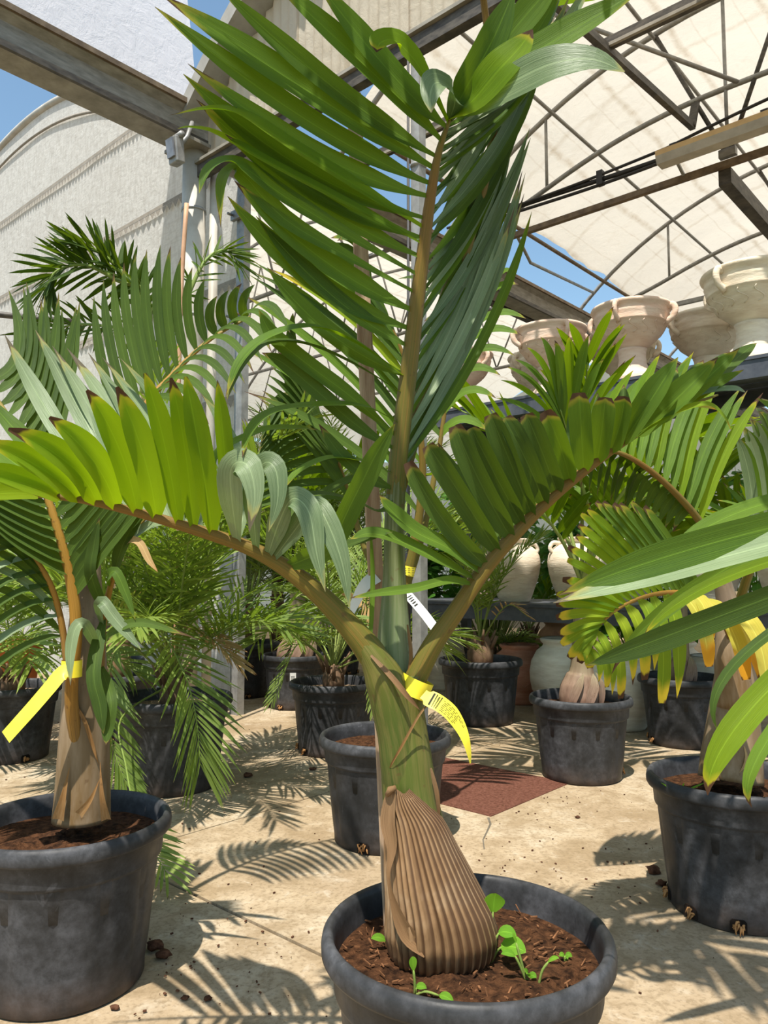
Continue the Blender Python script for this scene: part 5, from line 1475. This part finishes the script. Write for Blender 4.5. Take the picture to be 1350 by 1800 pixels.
date_palm('dark date palm in the black pot left of the front palm\'s stem', (-0.285, 4.4, 0),
          ring(18, 68, 1.25, 60, 10) + ring(10, 38, 0.9, 80) + [
              {'pts': [P(640, 1160, 4.2), P(655, 1200, 4.15), P(660, 1240, 4.1)], 'L': 0.12, 'n': 20},
              {'pts': [P(530, 1130, 4.2), P(500, 1180, 4.15), P(480, 1230, 4.1)], 'L': 0.12, 'n': 20},
              {'pts': [P(620, 1060, 4.3), P(650, 1070, 4.2), P(670, 1120, 4.1)], 'L': 0.2, 'n': 24, 'mat': 'leaf_dry'}], seed=10, L=0.24, w=0.010)
date_palm('date palm in the black pot next to the orange pot', (-2.02, 4.25, 0), ring(12, 65, 1.25, 60) + ring(9, 35, 1.0, 70, 25), seed=11, L=0.25, w=0.014)
date_palm('brown-footed date palm in the black pot before the table', (0.65, 5.25, 0), ring(7, 80, 0.95, 35) + [{'pts': [P(890, 1065, 5.0), P(930, 1085, 4.95)], 'L': 0.1, 'n': 12, 'mat': 'leaf_dry'}], D=0.565, H=0.42, seed=13, trunk_r=0.085, trunk_h=0.2, L=0.2, w=0.012)
date_palm('bushy date palm behind the pale-trunked palm', (-0.95, 6.9, 0), ring(24, 66, 1.6, 55, side=1) + ring(18, 40, 1.3, 75, 15, side=1) + ring(10, 20, 1.1, 70, 5, side=1), seed=12, L=0.30, w=0.013, trunk_h=0.65)
date_palm('tall light green date palm against the far white wall', (-1.75, 8.2, 0), ring(22, 70, 1.8, 50, side=1) + ring(18, 45, 1.5, 70, 15, side=1), seed=14, L=0.34, w=0.014, trunk_h=1.0)
date_palm('light green date palm deep behind the stake', (-0.45, 7.7, 0), ring(24, 68, 1.75, 55) + ring(18, 42, 1.4, 70, 15) + ring(10, 20, 1.2, 70, 5), seed=15, L=0.34, w=0.014, trunk_h=0.8)
date_palm('wide date palm near the net wall beyond the left pot', (-3.3, 5.5, 0), ring(16, 62, 1.7, 55, side=-1) + ring(12, 40, 1.4, 70, 15, side=-1), seed=16, L=0.32, w=0.018, trunk_h=0.4)
date_palm('date palm growing close under the round column', (-1.95, 5.5, 0), ring(14, 66, 1.4, 55, side=-1) + ring(12, 38, 1.2, 70, 15, side=-1), seed=17, L=0.28, w=0.012, trunk_h=0.3)
date_palm('dense date palm in the black pot farther back than the stickered pot', (-1.12, 6.35, 0), ring(22, 68, 1.5, 50, side=1) + ring(24, 45, 1.2, 65, 15, side=1) + ring(10, 75, 1.5, 40, side=1), seed=19, L=0.28, w=0.012, trunk_h=0.45, D=0.54, H=0.43)

# ================================================================== tall foxtail palm by the column
FP = V((-1.62, 4.75, 0))
fp = thing('potted_foxtail_palm', 'tall foxtail palm with a bushy arching frond beside the round column', 'potted palm', FP)
pot_parts(fp, 0.5, 0.39, seed=18, rough_soil=False)
tube('trunk', catmull([FP + V((0, 0, 0.33)), FP + V((0.02, 0, 1.0)), FP + V((0.06, 0, 1.7)), FP + V((0.12, -0.05, 2.1))], 20), lerps([0.07, 0.055, 0.045, 0.03], 20), M['trunk_grey'], fp, 14)
def foxtail(pts, L, n, w=0.022):
    gen_frond(fp, pts, L, w, n, M['leaf_dark'], M['rachis_green'], 0.018, 0.004, 0.22, (64, 30), 15, 0.10, single=False, plumose=1.0, segs=5, across=2, rn=26)
t0 = FP + V((0.12, -0.05, 2.05))
foxtail([t0, P(262, 530, 4.65), P(205, 492, 4.6), P(150, 466, 4.55), P(100, 476, 4.5), P(78, 510, 4.45)], 0.30, 46)
foxtail([t0, P(252, 540, 4.65), P(215, 480, 4.6), P(170, 440, 4.55), P(125, 428, 4.5)], 0.26, 40)
foxtail([t0, P(330, 520, 4.75), P(360, 460, 4.8), P(395, 440, 4.85), P(425, 470, 4.85)], 0.22, 30, 0.016)
foxtail([t0, P(260, 600, 4.8), P(150, 570, 4.9), P(60, 590, 5.0)], 0.30, 34)
cane = tube('cane', catmull([V((P(306, 1100, 4.5).x, 4.5, 0.0)), P(312, 800, 4.5), P(315, 620, 4.5), P(320, 480, 4.5), P(328, 358, 4.5)], 12), 0.014, M['cane'], None, 8)
tag(cane, 'thin reddish bamboo cane standing in front of the round column', 'cane')

# ================================================================== stake and tags
stk = catmull([P(668, 1180, 1.50), P(662, 1050, 1.50), P(648, 700, 1.50), P(634, 400, 1.50), P(622, 168, 1.50)], 12)
stk = [stk[0] + (stk[0] - stk[-1]) * ((stk[0].z - 0.30) / (stk[-1].z - stk[0].z))] + stk
o = beam('wooden_stake', stk[0], stk[-1], 0.030, 0.026, M['wood'], None, V((0, 1, 0)), 0.003)
tag(o, 'square weathered wooden stake standing behind the front palm', 'stake')

def tag_strip(name, label, cat, path, w, hints, mat, wprof, lines=None, loop=None, group=None):
    t = thing(name, label, cat, path[0], group)
    pts = catmull(path, 28)
    hl = hint_list(hints[0], hints[1], 28)
    v, f, u = ribbon(pts, hl, w, wprof, 0.0, 4)
    mk('strip', v, f, M[mat], t, u)
    if loop:
        lv, lf, lu = ribbon(catmull(loop, 30), [V(h) for h in loop_normals(catmull(loop, 30))], w * 0.95, lambda t: 1, 0.0, 2)
        mk('collar', lv, lf, M[mat], t, lu)
    if lines:
        mb = MB()
        for (u0, u1, a, b) in lines:      # along, across
            n0 = max(2, int((u1 - u0) * 40) + 1)
            row = []
            for k in range(n0 + 1):
                uu = u0 + (u1 - u0) * k / n0
                x = uu * 27; i = min(int(x), 26)
                p = pts[i].lerp(pts[i + 1], x - i)
                T = (pts[i + 1] - pts[i]).normalized()
                nn = (hl[i] - T * hl[i].dot(T)).normalized()
                W = nn.cross(T); hw = w * wprof(uu) / 2
                row.append((p + W * (a * hw) + nn * 0.0007, p + W * (b * hw) + nn * 0.0007))
            vs = [x for r in row for x in r]
            mb.add(vs, [(2 * k, 2 * k + 2, 2 * k + 3, 2 * k + 1) for k in range(n0)])
        mb.build('printed_lines', M['ink'], t, False)
    return t
def loop_normals(pts):
    c = sum(pts, V((0, 0, 0))) / len(pts)
    return [(p - c).normalized() for p in pts]
def ring_loop(c, axis, r):
    axis = V(axis).normalized()
    a = axis.orthogonal().normalized(); b = axis.cross(a)
    return [c + a * (cos(k / 12 * 2 * pi) * r) + b * (sin(k / 12 * 2 * pi) * r) for k in range(13)]
lines = []
RT = random.Random(3)
lines.append((0.155, 0.185, -0.75, 0.8))
for k in range(9):
    lines.append((0.162 + 0.0, 0.162 + 0.016, -0.7 + k * 0.17, -0.7 + k * 0.17 + 0.09))
for ui in (0.21, 0.245, 0.275):
    x = -0.78
    while x < 0.7:
        ln = RT.uniform(0.05, 0.16)
        lines.append((ui, ui + 0.016, x, x + ln)); x += ln + 0.05
for k in range(7):
    x = 0.31 + RT.uniform(0, 0.02)
    a = -0.72 + k * 0.21
    while x < 0.50 + (0.12 if k > 4 else 0):
        ln = RT.uniform(0.015, 0.05)
        lines.append((x, x + ln, a, a + 0.06)); x += ln + 0.012
tw = lambda t: (0.62 if t < 0.06 else (0.55 + 0.45 * min(1, (t - 0.06) / 0.05))) * (1 if t < 0.45 else max(0.05, 1 - ((t - 0.45) / 0.55) ** 1.2 * 0.85))
tag_strip('plant_tag', 'yellow printed tag strip looped round the front palm\'s right stalk', 'plant tag',
          [P(744, 1220, 1.335), P(756, 1228, 1.33), P(772, 1236, 1.325), P(792, 1252, 1.32), P(808, 1275, 1.32), P(819, 1300, 1.32), P(825, 1325, 1.325), P(827, 1342, 1.33)], 0.032, ((0.35, -0.85, 0.4), (0.75, -0.6, 0.2)), 'yellow', tw, lines,
          ring_loop(P(730, 1207, 1.37), (P(752, 1150, 1.37) - P(722, 1222, 1.37)), 0.0285))
tag_strip('plant_tag', 'plain yellow tag strip hanging from the orange leaf stalk', 'plant tag',
          [P(124, 1180, 1.845), P(108, 1184, 1.84), P(90, 1205, 1.83), P(60, 1240, 1.82), P(35, 1268, 1.815), P(10, 1296, 1.81)], 0.042, ((-0.2, -0.9, 0.35), (-0.3, -0.85, 0.45)), 'yellow', lambda t: 0.6 if t < 0.1 else 0.95, None,
          ring_loop(P(126, 1175, 1.885), (0, 0, 1), 0.024))
t_ = thing('plant_tag', 'small yellow tag collar round the stalk behind the front stem', 'plant tag', P(722, 1003, 2.95))
lv = catmull(ring_loop(P(718, 1003, 2.965), P(735, 920, 2.95) - P(715, 1020, 2.97), 0.025), 30)
v, f, u = ribbon(lv, loop_normals(lv), 0.036, lambda t: 1, 0.0, 2)
mk('collar', v, f, M['yellow'], t_, u)
mb = MB()
for k in range(4):
    for j in range(3):
        c = P(712 + 7 * j, 999 + 4 * k, 2.938)
        mb.add([c + V((-0.005, 0, -0.001)), c + V((0.005, 0, -0.001)), c + V((0.005, 0, 0.001)), c + V((-0.005, 0, 0.001))], [(0, 1, 2, 3)])
mb.build('printed_lines', M['ink'], t_, False)
tag_strip('plant_tag', 'white printed tag strip slanting in front of the black table', 'plant tag',
          [P(712, 1040, 2.9), P(728, 1058, 2.88), P(748, 1082, 2.87), P(766, 1106, 2.86)], 0.040, ((0.2, -0.9, 0.4), (0.2, -0.9, 0.4)), 'white_tag', lambda t: 0.9,
          [(0.15 + 0.06 * k, 0.15 + 0.06 * k + 0.03, -0.6, 0.5 - 0.05 * k) for k in range(5)])
tag_strip('plant_tag', 'curved white blank tag strip left of the front palm\'s stem', 'plant tag',
          [P(662, 1012, 1.485), P(640, 1030, 1.48), P(624, 1060, 1.48), P(613, 1085, 1.48), P(607, 1102, 1.48)], 0.030, ((-0.3, -0.9, 0.3), (-0.6, -0.8, 0.2)), 'white_tag', lambda t: 1 - 0.6 * t)

# ================================================================== rack of black steel with urns and jars
RK0 = V((2.07, 4.56, 0))
def K(t, d, z):          # t along the rack (away to the left), d depth towards the back
    return RK0 - TB * t + TA * d + V((0, 0, z))
rack = thing('steel_rack', 'black steel rack with a slatted table and a high shelf of urns', 'rack', K(1.1, 0.4, 0))
for t in (-0.62, 2.55):
    for d in (0.0, 0.85):
        hi = 2.36 if t < 0 else 2.26
        beam('post', K(t, d, 0), K(t, d, hi), 0.07, 0.07, M['steel_dark'], rack, TA, 0.004)
for d in (0.0, 0.85):
    beam('shelf_beam', K(-0.6, d, 2.19), K(2.6, d, 2.19), 0.05, 0.11, M['steel_dark'], rack)
    beam('table_beam', K(-0.6, d, 0.70), K(2.6, d, 0.70), 0.05, 0.10, M['steel_dark'], rack)
for k in range(6):
    d = 0.03 + k * 0.16
    beam('shelf_slat', K(-0.6, d, 2.255), K(2.6, d, 2.255), 0.13, 0.02, M['steel_dark'], rack)
    beam('table_slat', K(-0.6, d, 0.762), K(2.6, d, 0.762), 0.145, 0.022, M['steel_dark'], rack)
for t in (0.4, 1.5):
    beam('cross_beam', K(t, 0.03, 2.20), K(t, 0.82, 2.20), 0.05, 0.08, M['steel_dark'], rack)
    beam('cross_beam', K(t, 0.03, 0.71), K(t, 0.82, 0.71), 0.05, 0.08, M['steel_dark'], rack)

URN = {}
def urn(label, loc, s, mat, rot, group=None):
    t = thing('goblet_urn', label, 'urn', loc, group)
    if 'bowl' not in URN:
        pr = [(0.0001, 0.245), (0.06, 0.245), (0.085, 0.255), (0.13, 0.285), (0.19, 0.335), (0.235, 0.39), (0.262, 0.44), (0.268, 0.445), (0.270, 0.452), (0.268, 0.46), (0.278, 0.50), (0.282, 0.515), (0.279, 0.522), (0.284, 0.55), (0.300, 0.562), (0.305, 0.575), (0.300, 0.588), (0.284, 0.592), (0.265, 0.575), (0.255, 0.52), (0.22, 0.42), (0.12, 0.32), (0.0001, 0.30)]
        v, f, u = lathe_data(pr, 40)
        o = mk('bowl', v, f, M['terracotta_cream'], None, u); URN['bowl'] = o.data; bpy.data.objects.remove(o)
        pr = [(0.0001, 0.0), (0.170, 0.0), (0.176, 0.012), (0.165, 0.045), (0.135, 0.085), (0.118, 0.112), (0.120, 0.118), (0.114, 0.124), (0.106, 0.15), (0.100, 0.20), (0.104, 0.245), (0.112, 0.262), (0.0001, 0.265)]
        v, f, u = lathe_data(pr, 36)
        o = mk('pedestal', v, f, M['terracotta_cream'], None, u); URN['ped'] = o.data; bpy.data.objects.remove(o)
        hp = catmull([V((0.272, 0, 0.555)), V((0.315, 0, 0.560)), V((0.335, 0, 0.52)), V((0.318, 0, 0.47)), V((0.262, 0, 0.435))], 14)
        v, f, u = tube_data(hp, [0.024] * 14, 10, flat=0.7)
        o = mk('handle', v, f, M['terracotta_cream'], None, u); URN['handle'] = o.data; bpy.data.objects.remove(o)
        mbx = MB()
        for k in range(16):
            a = k * 2 * pi / 16
            cc = []
            for j in range(9):
                b = j / 8
                aa = a + 0.16 * sin(b * 5.5) * (1 - b * 0.4)
                z = 0.345 + 0.085 * b
                r = 0.199 + 0.062 * b + 0.0015
                cc.append(V((cos(aa) * r, sin(aa) * r, z)))
            mbx.add(*tube_data(cc, 0.0035, 5))
        o = mk('scroll_relief', mbx.v, mbx.f, M['terracotta_cream'], None, mbx.uv); URN['scroll'] = o.data; bpy.data.objects.remove(o)
    S = Matrix.Rotation(rot, 4, 'Z') @ Matrix.Scale(s, 4)
    def put(key, name, mx, par):
        me = URN[key].copy() if mat != 'terracotta_cream' and (key + mat) not in URN else URN.get(key + mat, URN[key])
        if mat != 'terracotta_cream' and (key + mat) not in URN:
            me.materials.clear(); me.materials.append(M[mat]); URN[key + mat] = me
        return inst(me, name, par, mx)
    b = put('bowl', 'bowl', S, t)
    put('ped', 'pedestal', S, t)
    for k in range(4):
        put('handle', 'handle', S @ Matrix.Rotation(k * pi / 2, 4, 'Z'), t)
    put('scroll', 'scroll_relief', S, t)
    return t
ZS = 2.266
urn('largest cream goblet urn at the post end of the high shelf', K(-0.10, 0.20, ZS), 0.98, 'terracotta_cream', 0.5)
urn('pinkish scroll-carved goblet urn in the middle of the high shelf', K(0.66, 0.16, ZS), 0.88, 'terracotta_pink', 0.9)
urn('pinkish goblet urn with plain bands, second from the frond end of the shelf', K(1.30, 0.2, ZS), 0.88, 'terracotta_pink', 0.2)
urn('pale goblet urn at the end of the high shelf behind the tall frond', K(2.10, 0.2, ZS), 0.82, 'terracotta_pink', 0.7)
urn('cream goblet urn in the back row behind the largest urn', K(0.35, 0.72, ZS), 0.90, 'terracotta_cream', 0.3)
urn('cream goblet urn in the back row behind the carved pinkish urn', K(0.98, 0.72, ZS), 0.88, 'terracotta_cream', 0.1)
urn('cream goblet urn in the back row behind the banded pinkish urn', K(1.70, 0.72, ZS), 0.85, 'terracotta_cream', 0.6)

def jar(name, label, loc, prof, mat, handles=0, hz=(0.0, 0.0), hr=0.1, cat='jar', group=None, decor=None, inner='hole'):
    t = thing(name, label, cat, loc, group)
    v, f, u = lathe_data(prof, 40)
    L = V(loc)
    mk('body', [x + L for x in v], f, M[mat], t, u)
    for k in range(handles):
        a = k * 2 * pi / handles + 0.25
        hp = catmull([V((hr, 0, hz[1])), V((hr + 0.06, 0, hz[1] + 0.005)), V((hr + 0.085, 0, (hz[0] + hz[1]) / 2)), V((hr + 0.05, 0, hz[0]))], 12)
        rot = Matrix.Rotation(a, 4, 'Z')
        hv, hf, hu = tube_data(hp, 0.016, 8, flat=0.7)
        mk('handle', [rot @ x + L for x in hv], hf, M[mat], t, hu)
    if decor:
        r, z = decor
        mb = MB()
        for k in range(24):
            a0, a1 = k * 2 * pi / 24, (k + 1) * 2 * pi / 24
            zz = z + (0.025 if k % 2 else -0.025); z1 = z + (-0.025 if k % 2 else 0.025)
            mb.add(*tube_data([L + V((cos(a0) * r, sin(a0) * r, zz)), L + V((cos(a1) * r, sin(a1) * r, z1))], 0.004, 5))
        mb.build('zigzag_band', M[mat], t)
    return t
amph = [(0.0001, 0.0), (0.105, 0.0), (0.115, 0.01), (0.135, 0.06), (0.152, 0.11), (0.155, 0.115), (0.163, 0.14), (0.167, 0.147), (0.180, 0.20), (0.184, 0.207), (0.190, 0.255), (0.193, 0.262), (0.195, 0.30), (0.188, 0.345), (0.165, 0.39), (0.125, 0.42), (0.092, 0.432), (0.090, 0.44), (0.112, 0.452), (0.122, 0.465), (0.118, 0.475), (0.098, 0.475), (0.08, 0.44), (0.10, 0.40), (0.0001, 0.30)]
jar('amphora_jar', 'cream banded amphora jar with two handles on the black table', K(1.65, 0.22, 0.773), amph, 'terracotta_cream', 2, (0.355, 0.43), 0.11)
jar('amphora_jar', 'cream amphora jar half hidden by the yellowing frond on the table', K(1.19, 0.3, 0.773), amph, 'terracotta_cream', 2, (0.355, 0.43), 0.11)
jar('amphora_jar', 'slim pinkish amphora jar leaning behind the banded amphora', K(2.1, 0.45, 0.773), [(r * 0.7, z * 0.9) for r, z in amph], 'terracotta_pink', 2, (0.32, 0.385), 0.08)
for i, (t, d, s, m, lb) in enumerate(((0.78, 0.25, 0.95, 'jar_white', 'whitewashed round jar on the table above the sprouting bottle palm'), (0.25, 0.3, 1.0, 'jar_white', 'ringed white jar on the table behind the right palm\'s stalks'), (-0.25, 0.25, 0.95, 'jar_white', 'ringed white jar on the table next to the rack post'))):
    jar('round_jar', lb, K(t, d, 0.773), [(r * s * 1.05, z * s) for r, z in amph], m, 2, (0.355 * s, 0.43 * s), 0.11)
# second-tier crockery under the high shelf near the post
jar('round_jar', 'old ringed jar tucked under the high shelf beside the rack post', K(-0.28, 0.70, 0.773), [(r * 1.1, z * 2.6) for r, z in amph], 'jar_white')

big = [(0.0001, 0.0), (0.15, 0.0), (0.165, 0.02), (0.205, 0.10), (0.215, 0.12), (0.222, 0.125), (0.235, 0.18), (0.238, 0.23), (0.225, 0.29), (0.190, 0.345), (0.150, 0.372), (0.143, 0.385), (0.160, 0.398), (0.166, 0.412), (0.155, 0.42), (0.135, 0.412), (0.13, 0.37), (0.19, 0.28), (0.0001, 0.2)]
def ground_jar(label, px, Y, s, mat, zs=1.0, decor=None, handles=0):
    p = P(px, 1100, Y); p.z = 0.001
    jar('storage_jar', label, p, [(r * s, z * s * zs) for r, z in big], mat, handles, (0.30 * s, 0.36 * s), 0.16 * s, decor=decor)
ground_jar('rose terracotta jar with a zigzag band behind the table\'s pot', 912, 6.0, 0.92, 'terracotta_rose', 1.15, (0.92 * 0.229, 0.165))
ground_jar('white bellied jar behind the round-based bottle palm', 992, 5.55, 1.05, 'jar_white', 1.2)
ground_jar('big white jar between the two bottle palms\' pots', 1085, 5.05, 1.05, 'jar_white', 1.05)
ground_jar('brown jar with a wide lip under the table', 990, 6.68, 1.05, 'jar_brown', 1.35)
ground_jar('white jar behind the bottle palm near the rack', 1180, 5.75, 1.05, 'jar_white', 1.1)
ground_jar('white jar at the foot of the rack post', 1255, 5.2, 1.0, 'jar_white', 1.05)
ground_jar('cream jar standing deep under the table by the thin post', 768, 6.7, 1.0, 'terracotta_cream', 1.3)
p9 = P(700, 1100, 6.5); p9.z = 0

op = P(8, 1140, 5.0); op.z = 0
t_ = thing('plastic_pot', 'orange plastic pot with ribs at the left behind the date palm', 'pot', op)
pr = [(0.0001, 0.0), (0.16, 0.0), (0.17, 0.02), (0.205, 0.40), (0.212, 0.405), (0.212, 0.43), (0.222, 0.435), (0.226, 0.52), (0.236, 0.525), (0.238, 0.56), (0.225, 0.565), (0.20, 0.40), (0.0001, 0.38)]
v, f, u = lathe_data(pr, 40); mk('body', [x + op for x in v], f, M['orange_pot'], t_, u)
v, f, u = lathe_data([(0.0001, 0.48), (0.10, 0.485), (0.205, 0.48), (0.207, 0.47), (0.0001, 0.46)], 30); mk('soil', [x + op for x in v], f, M['soil'], t_, u)

# ---- leafy shrubs near the table
def shrub(label, loc, rad, h, n, leaf, mat='bush', seed=1):
    rr = random.Random(seed)
    t = thing('leafy_shrub', label, 'shrub', loc)
    mb = MB(); st = MB()
    L = V(loc)
    for k in range(n):
        a = rr.uniform(0, 2 * pi); el = rr.uniform(-0.1, 1.4); r = rad * rr.uniform(0.45, 1.0)
        c = L + V((cos(a) * cos(el) * r, sin(a) * cos(el) * r, 0.08 + h * (0.25 + 0.75 * sin(max(0, el)) * rr.uniform(0.5, 1))))
        d = V((cos(a), sin(a), rr.uniform(-0.6, 0.7))).normalized()
        l = leaf * rr.uniform(0.7, 1.2)
        pts = [c + d * (l * q_) - V((0, 0, l * 0.3 * q_ * q_)) for q_ in (0, 0.25, 0.5, 0.75, 1)]
        nn = V((rr.uniform(-.5, .5), rr.uniform(-.9, 0.1), 0.8))
        mb.add(*ribbon(pts, hint_list(nn, nn, 5), l * 0.62, prof_broad, 0.15, 2))
        if k % 6 == 0:
            st.add(*tube_data([L + V((0, 0, 0.0)), L.lerp(c, 0.5) + V((0, 0, 0.05)), c], [0.006, 0.004, 0.002], 5))
    st.build('stems', M['rachis_green'], t)
    o = mb.build('foliage', M[mat], t); o['kind'] = 'stuff'
    return t
shrub('bright green leafy shrub on the table between the amphora jars', K(1.45, 0.70, 0.775), 0.19, 0.55, 420, 0.075, seed=2)
b_ = P(715, 1000, 7.6); b_.z = 0
shrub('leafy green shrub behind the table\'s far post', b_, 0.5, 1.6, 600, 0.12, seed=3)
b_ = P(860, 1000, 8.0); b_.z = 0
shrub('tall dark green shrub in the shade behind the table', b_, 0.9, 2.0, 900, 0.14, seed=4)
b_ = P(1130, 1000, 6.9); b_.z = 0
shrub('green shrub behind the rack table near the bottle palms', b_, 0.62, 1.7, 750, 0.13, seed=5)
b_ = P(1330, 1000, 6.4); b_.z = 0
shrub('green shrub beyond the rack post', b_, 0.7, 1.9, 700, 0.13, seed=6)
date_palm('small grassy palm under the table beside the rose jar', (P(880, 1100, 6.45).x, 6.45, 0), ring(12, 40, 0.34, 50), D=0.4, H=0.3, seed=21, L=0.12, w=0.012, n=18, trunk_r=0.05, trunk_h=0.1)
date_palm('broad green palm rising behind the urn shelf\'s lower side', (1.35, 7.2, 0), [f for f in ring(15, 62, 1.4, 55) if sin(radians(f[0])) > -0.45], seed=22, L=0.36, w=0.03, n=26, mat='leaf')
date_palm('green palm behind the right palm at the end of the table', (2.35, 3.7, 0), [f for f in ring(12, 66, 1.15, 55) if sin(radians(f[0])) < 0.25] , seed=23, L=0.40, w=0.035, n=20, mat='leaf')
# ================================================================== red mat and litter on the floor
mA, mB_ = TA, -TB
mc = V((0.437, 3.23, 0))
mb = MB()
for a0, a1, b0, b1 in ((0, 0.67, 0, 0.575), (0, 0.235, 0.575, 0.92), (0.34, 0.67, 0.575, 0.92)):   # cut round the foot of the post
    cor = [mc + mA * a + mB_ * b for a, b in ((a0, b0), (a1, b0), (a1, b1), (a0, b1))]
    mb.add([V((c.x, c.y, z)) for z in (0.0012, 0.0045) for c in cor], [(3, 2, 1, 0), (4, 5, 6, 7), (0, 1, 5, 4), (1, 2, 6, 5), (2, 3, 7, 6), (3, 0, 4, 7)])
o = mb.build('floor_mat', M['mat_red'], None, False)
tag(o, 'square red-brown rubber mat lying on the concrete', 'mat')

def clod(px, py, r, label, seed):
    Y = 1352 * 1.0 / (py - 1005)
    p = P(px, py, Y); p.z = 0
    rr = random.Random(seed)
    bm = bmesh.new()
    bmesh.ops.create_icosphere(bm, subdivisions=2, radius=r)
    for v in bm.verts:
        k = 1 + 0.55 * noise.noise(v.co * (1.6 / r) + V((seed, 0, 0)))
        v.co = V((v.co.x * k * 1.25, v.co.y * k, v.co.z * k * 0.65))
    zmin = min(v.co.z for v in bm.verts)
    vs = [p + v.co - V((0, 0, zmin)) for v in bm.verts]
    fs = [tuple(v.index for v in f.verts) for f in bm.faces]
    bm.free()
    o = mk('soil_clod', vs, fs, M['debris'], None, None, True)
    return tag(o, label, 'soil clod', 'soil clods on the floor')
big_c = [(272, 1642, 0.018, 'large dark soil clod in the shadow of the left pot'), (288, 1655, 0.016, 'ragged soil clod next to the largest one by the left pot'), (1148, 1517, 0.020, 'flat dark soil clod beside the right pot'), (1162, 1538, 0.013, 'soil clod at the foot of the right pot'),
         (326, 1722, 0.007, 'round crumb of soil on the bare sunny concrete'), (366, 1723, 0.008, 'reddish lump of soil on the bare sunny concrete'), (203, 1738, 0.008, 'pale brown lump just off the left pot\'s foot'), (1015, 1426, 0.008, 'small dark crumb in front of the round-based bottle palm'), (436, 1357, 0.018, 'dark leaf-like lump on the concrete by the palm shadows'), (550, 1345, 0.014, 'reddish lump near the scuffed pot')]
for i, (x, y, r, lb) in enumerate(big_c):
    clod(x, y, r, lb, i + 1)
mb = MB()
RL = random.Random(5)
POTTED = [o_ for o_ in COL.objects if o_.parent is None and o_.name.startswith('potted')]
for k in range(420):
    y = RL.uniform(1.5, 5.2)
    x = RL.uniform(-0.5, 0.5) * y
    if RL.random() < 0.5:
        cx, cy = RL.choice([(-0.55, 2.1), (0.7, 3.5), (0.35, 2.7), (0.9, 2.5), (-0.5, 1.9)])
        x, y = cx + RL.gauss(0, 0.18), cy + RL.gauss(0, 0.18)
    s = RL.uniform(0.0012, 0.0042)
    if any((x - o_.location.x) ** 2 + (y - o_.location.y) ** 2 < 0.225 ** 2 for o_ in POTTED): continue
    d = V((RL.uniform(-1, 1), RL.uniform(-1, 1), 0)).normalized() * s
    c = V((x, y, 0.003 + s * 0.3))
    v, f = beam_data(c - d, c + d, s * 1.1, s * 0.9)
    mb.add(v, f)
o = mb.build('soil_crumbs', M['debris'], None, False)
tag(o, 'fine dark soil crumbs scattered over the concrete', 'soil crumbs', None, 'stuff')
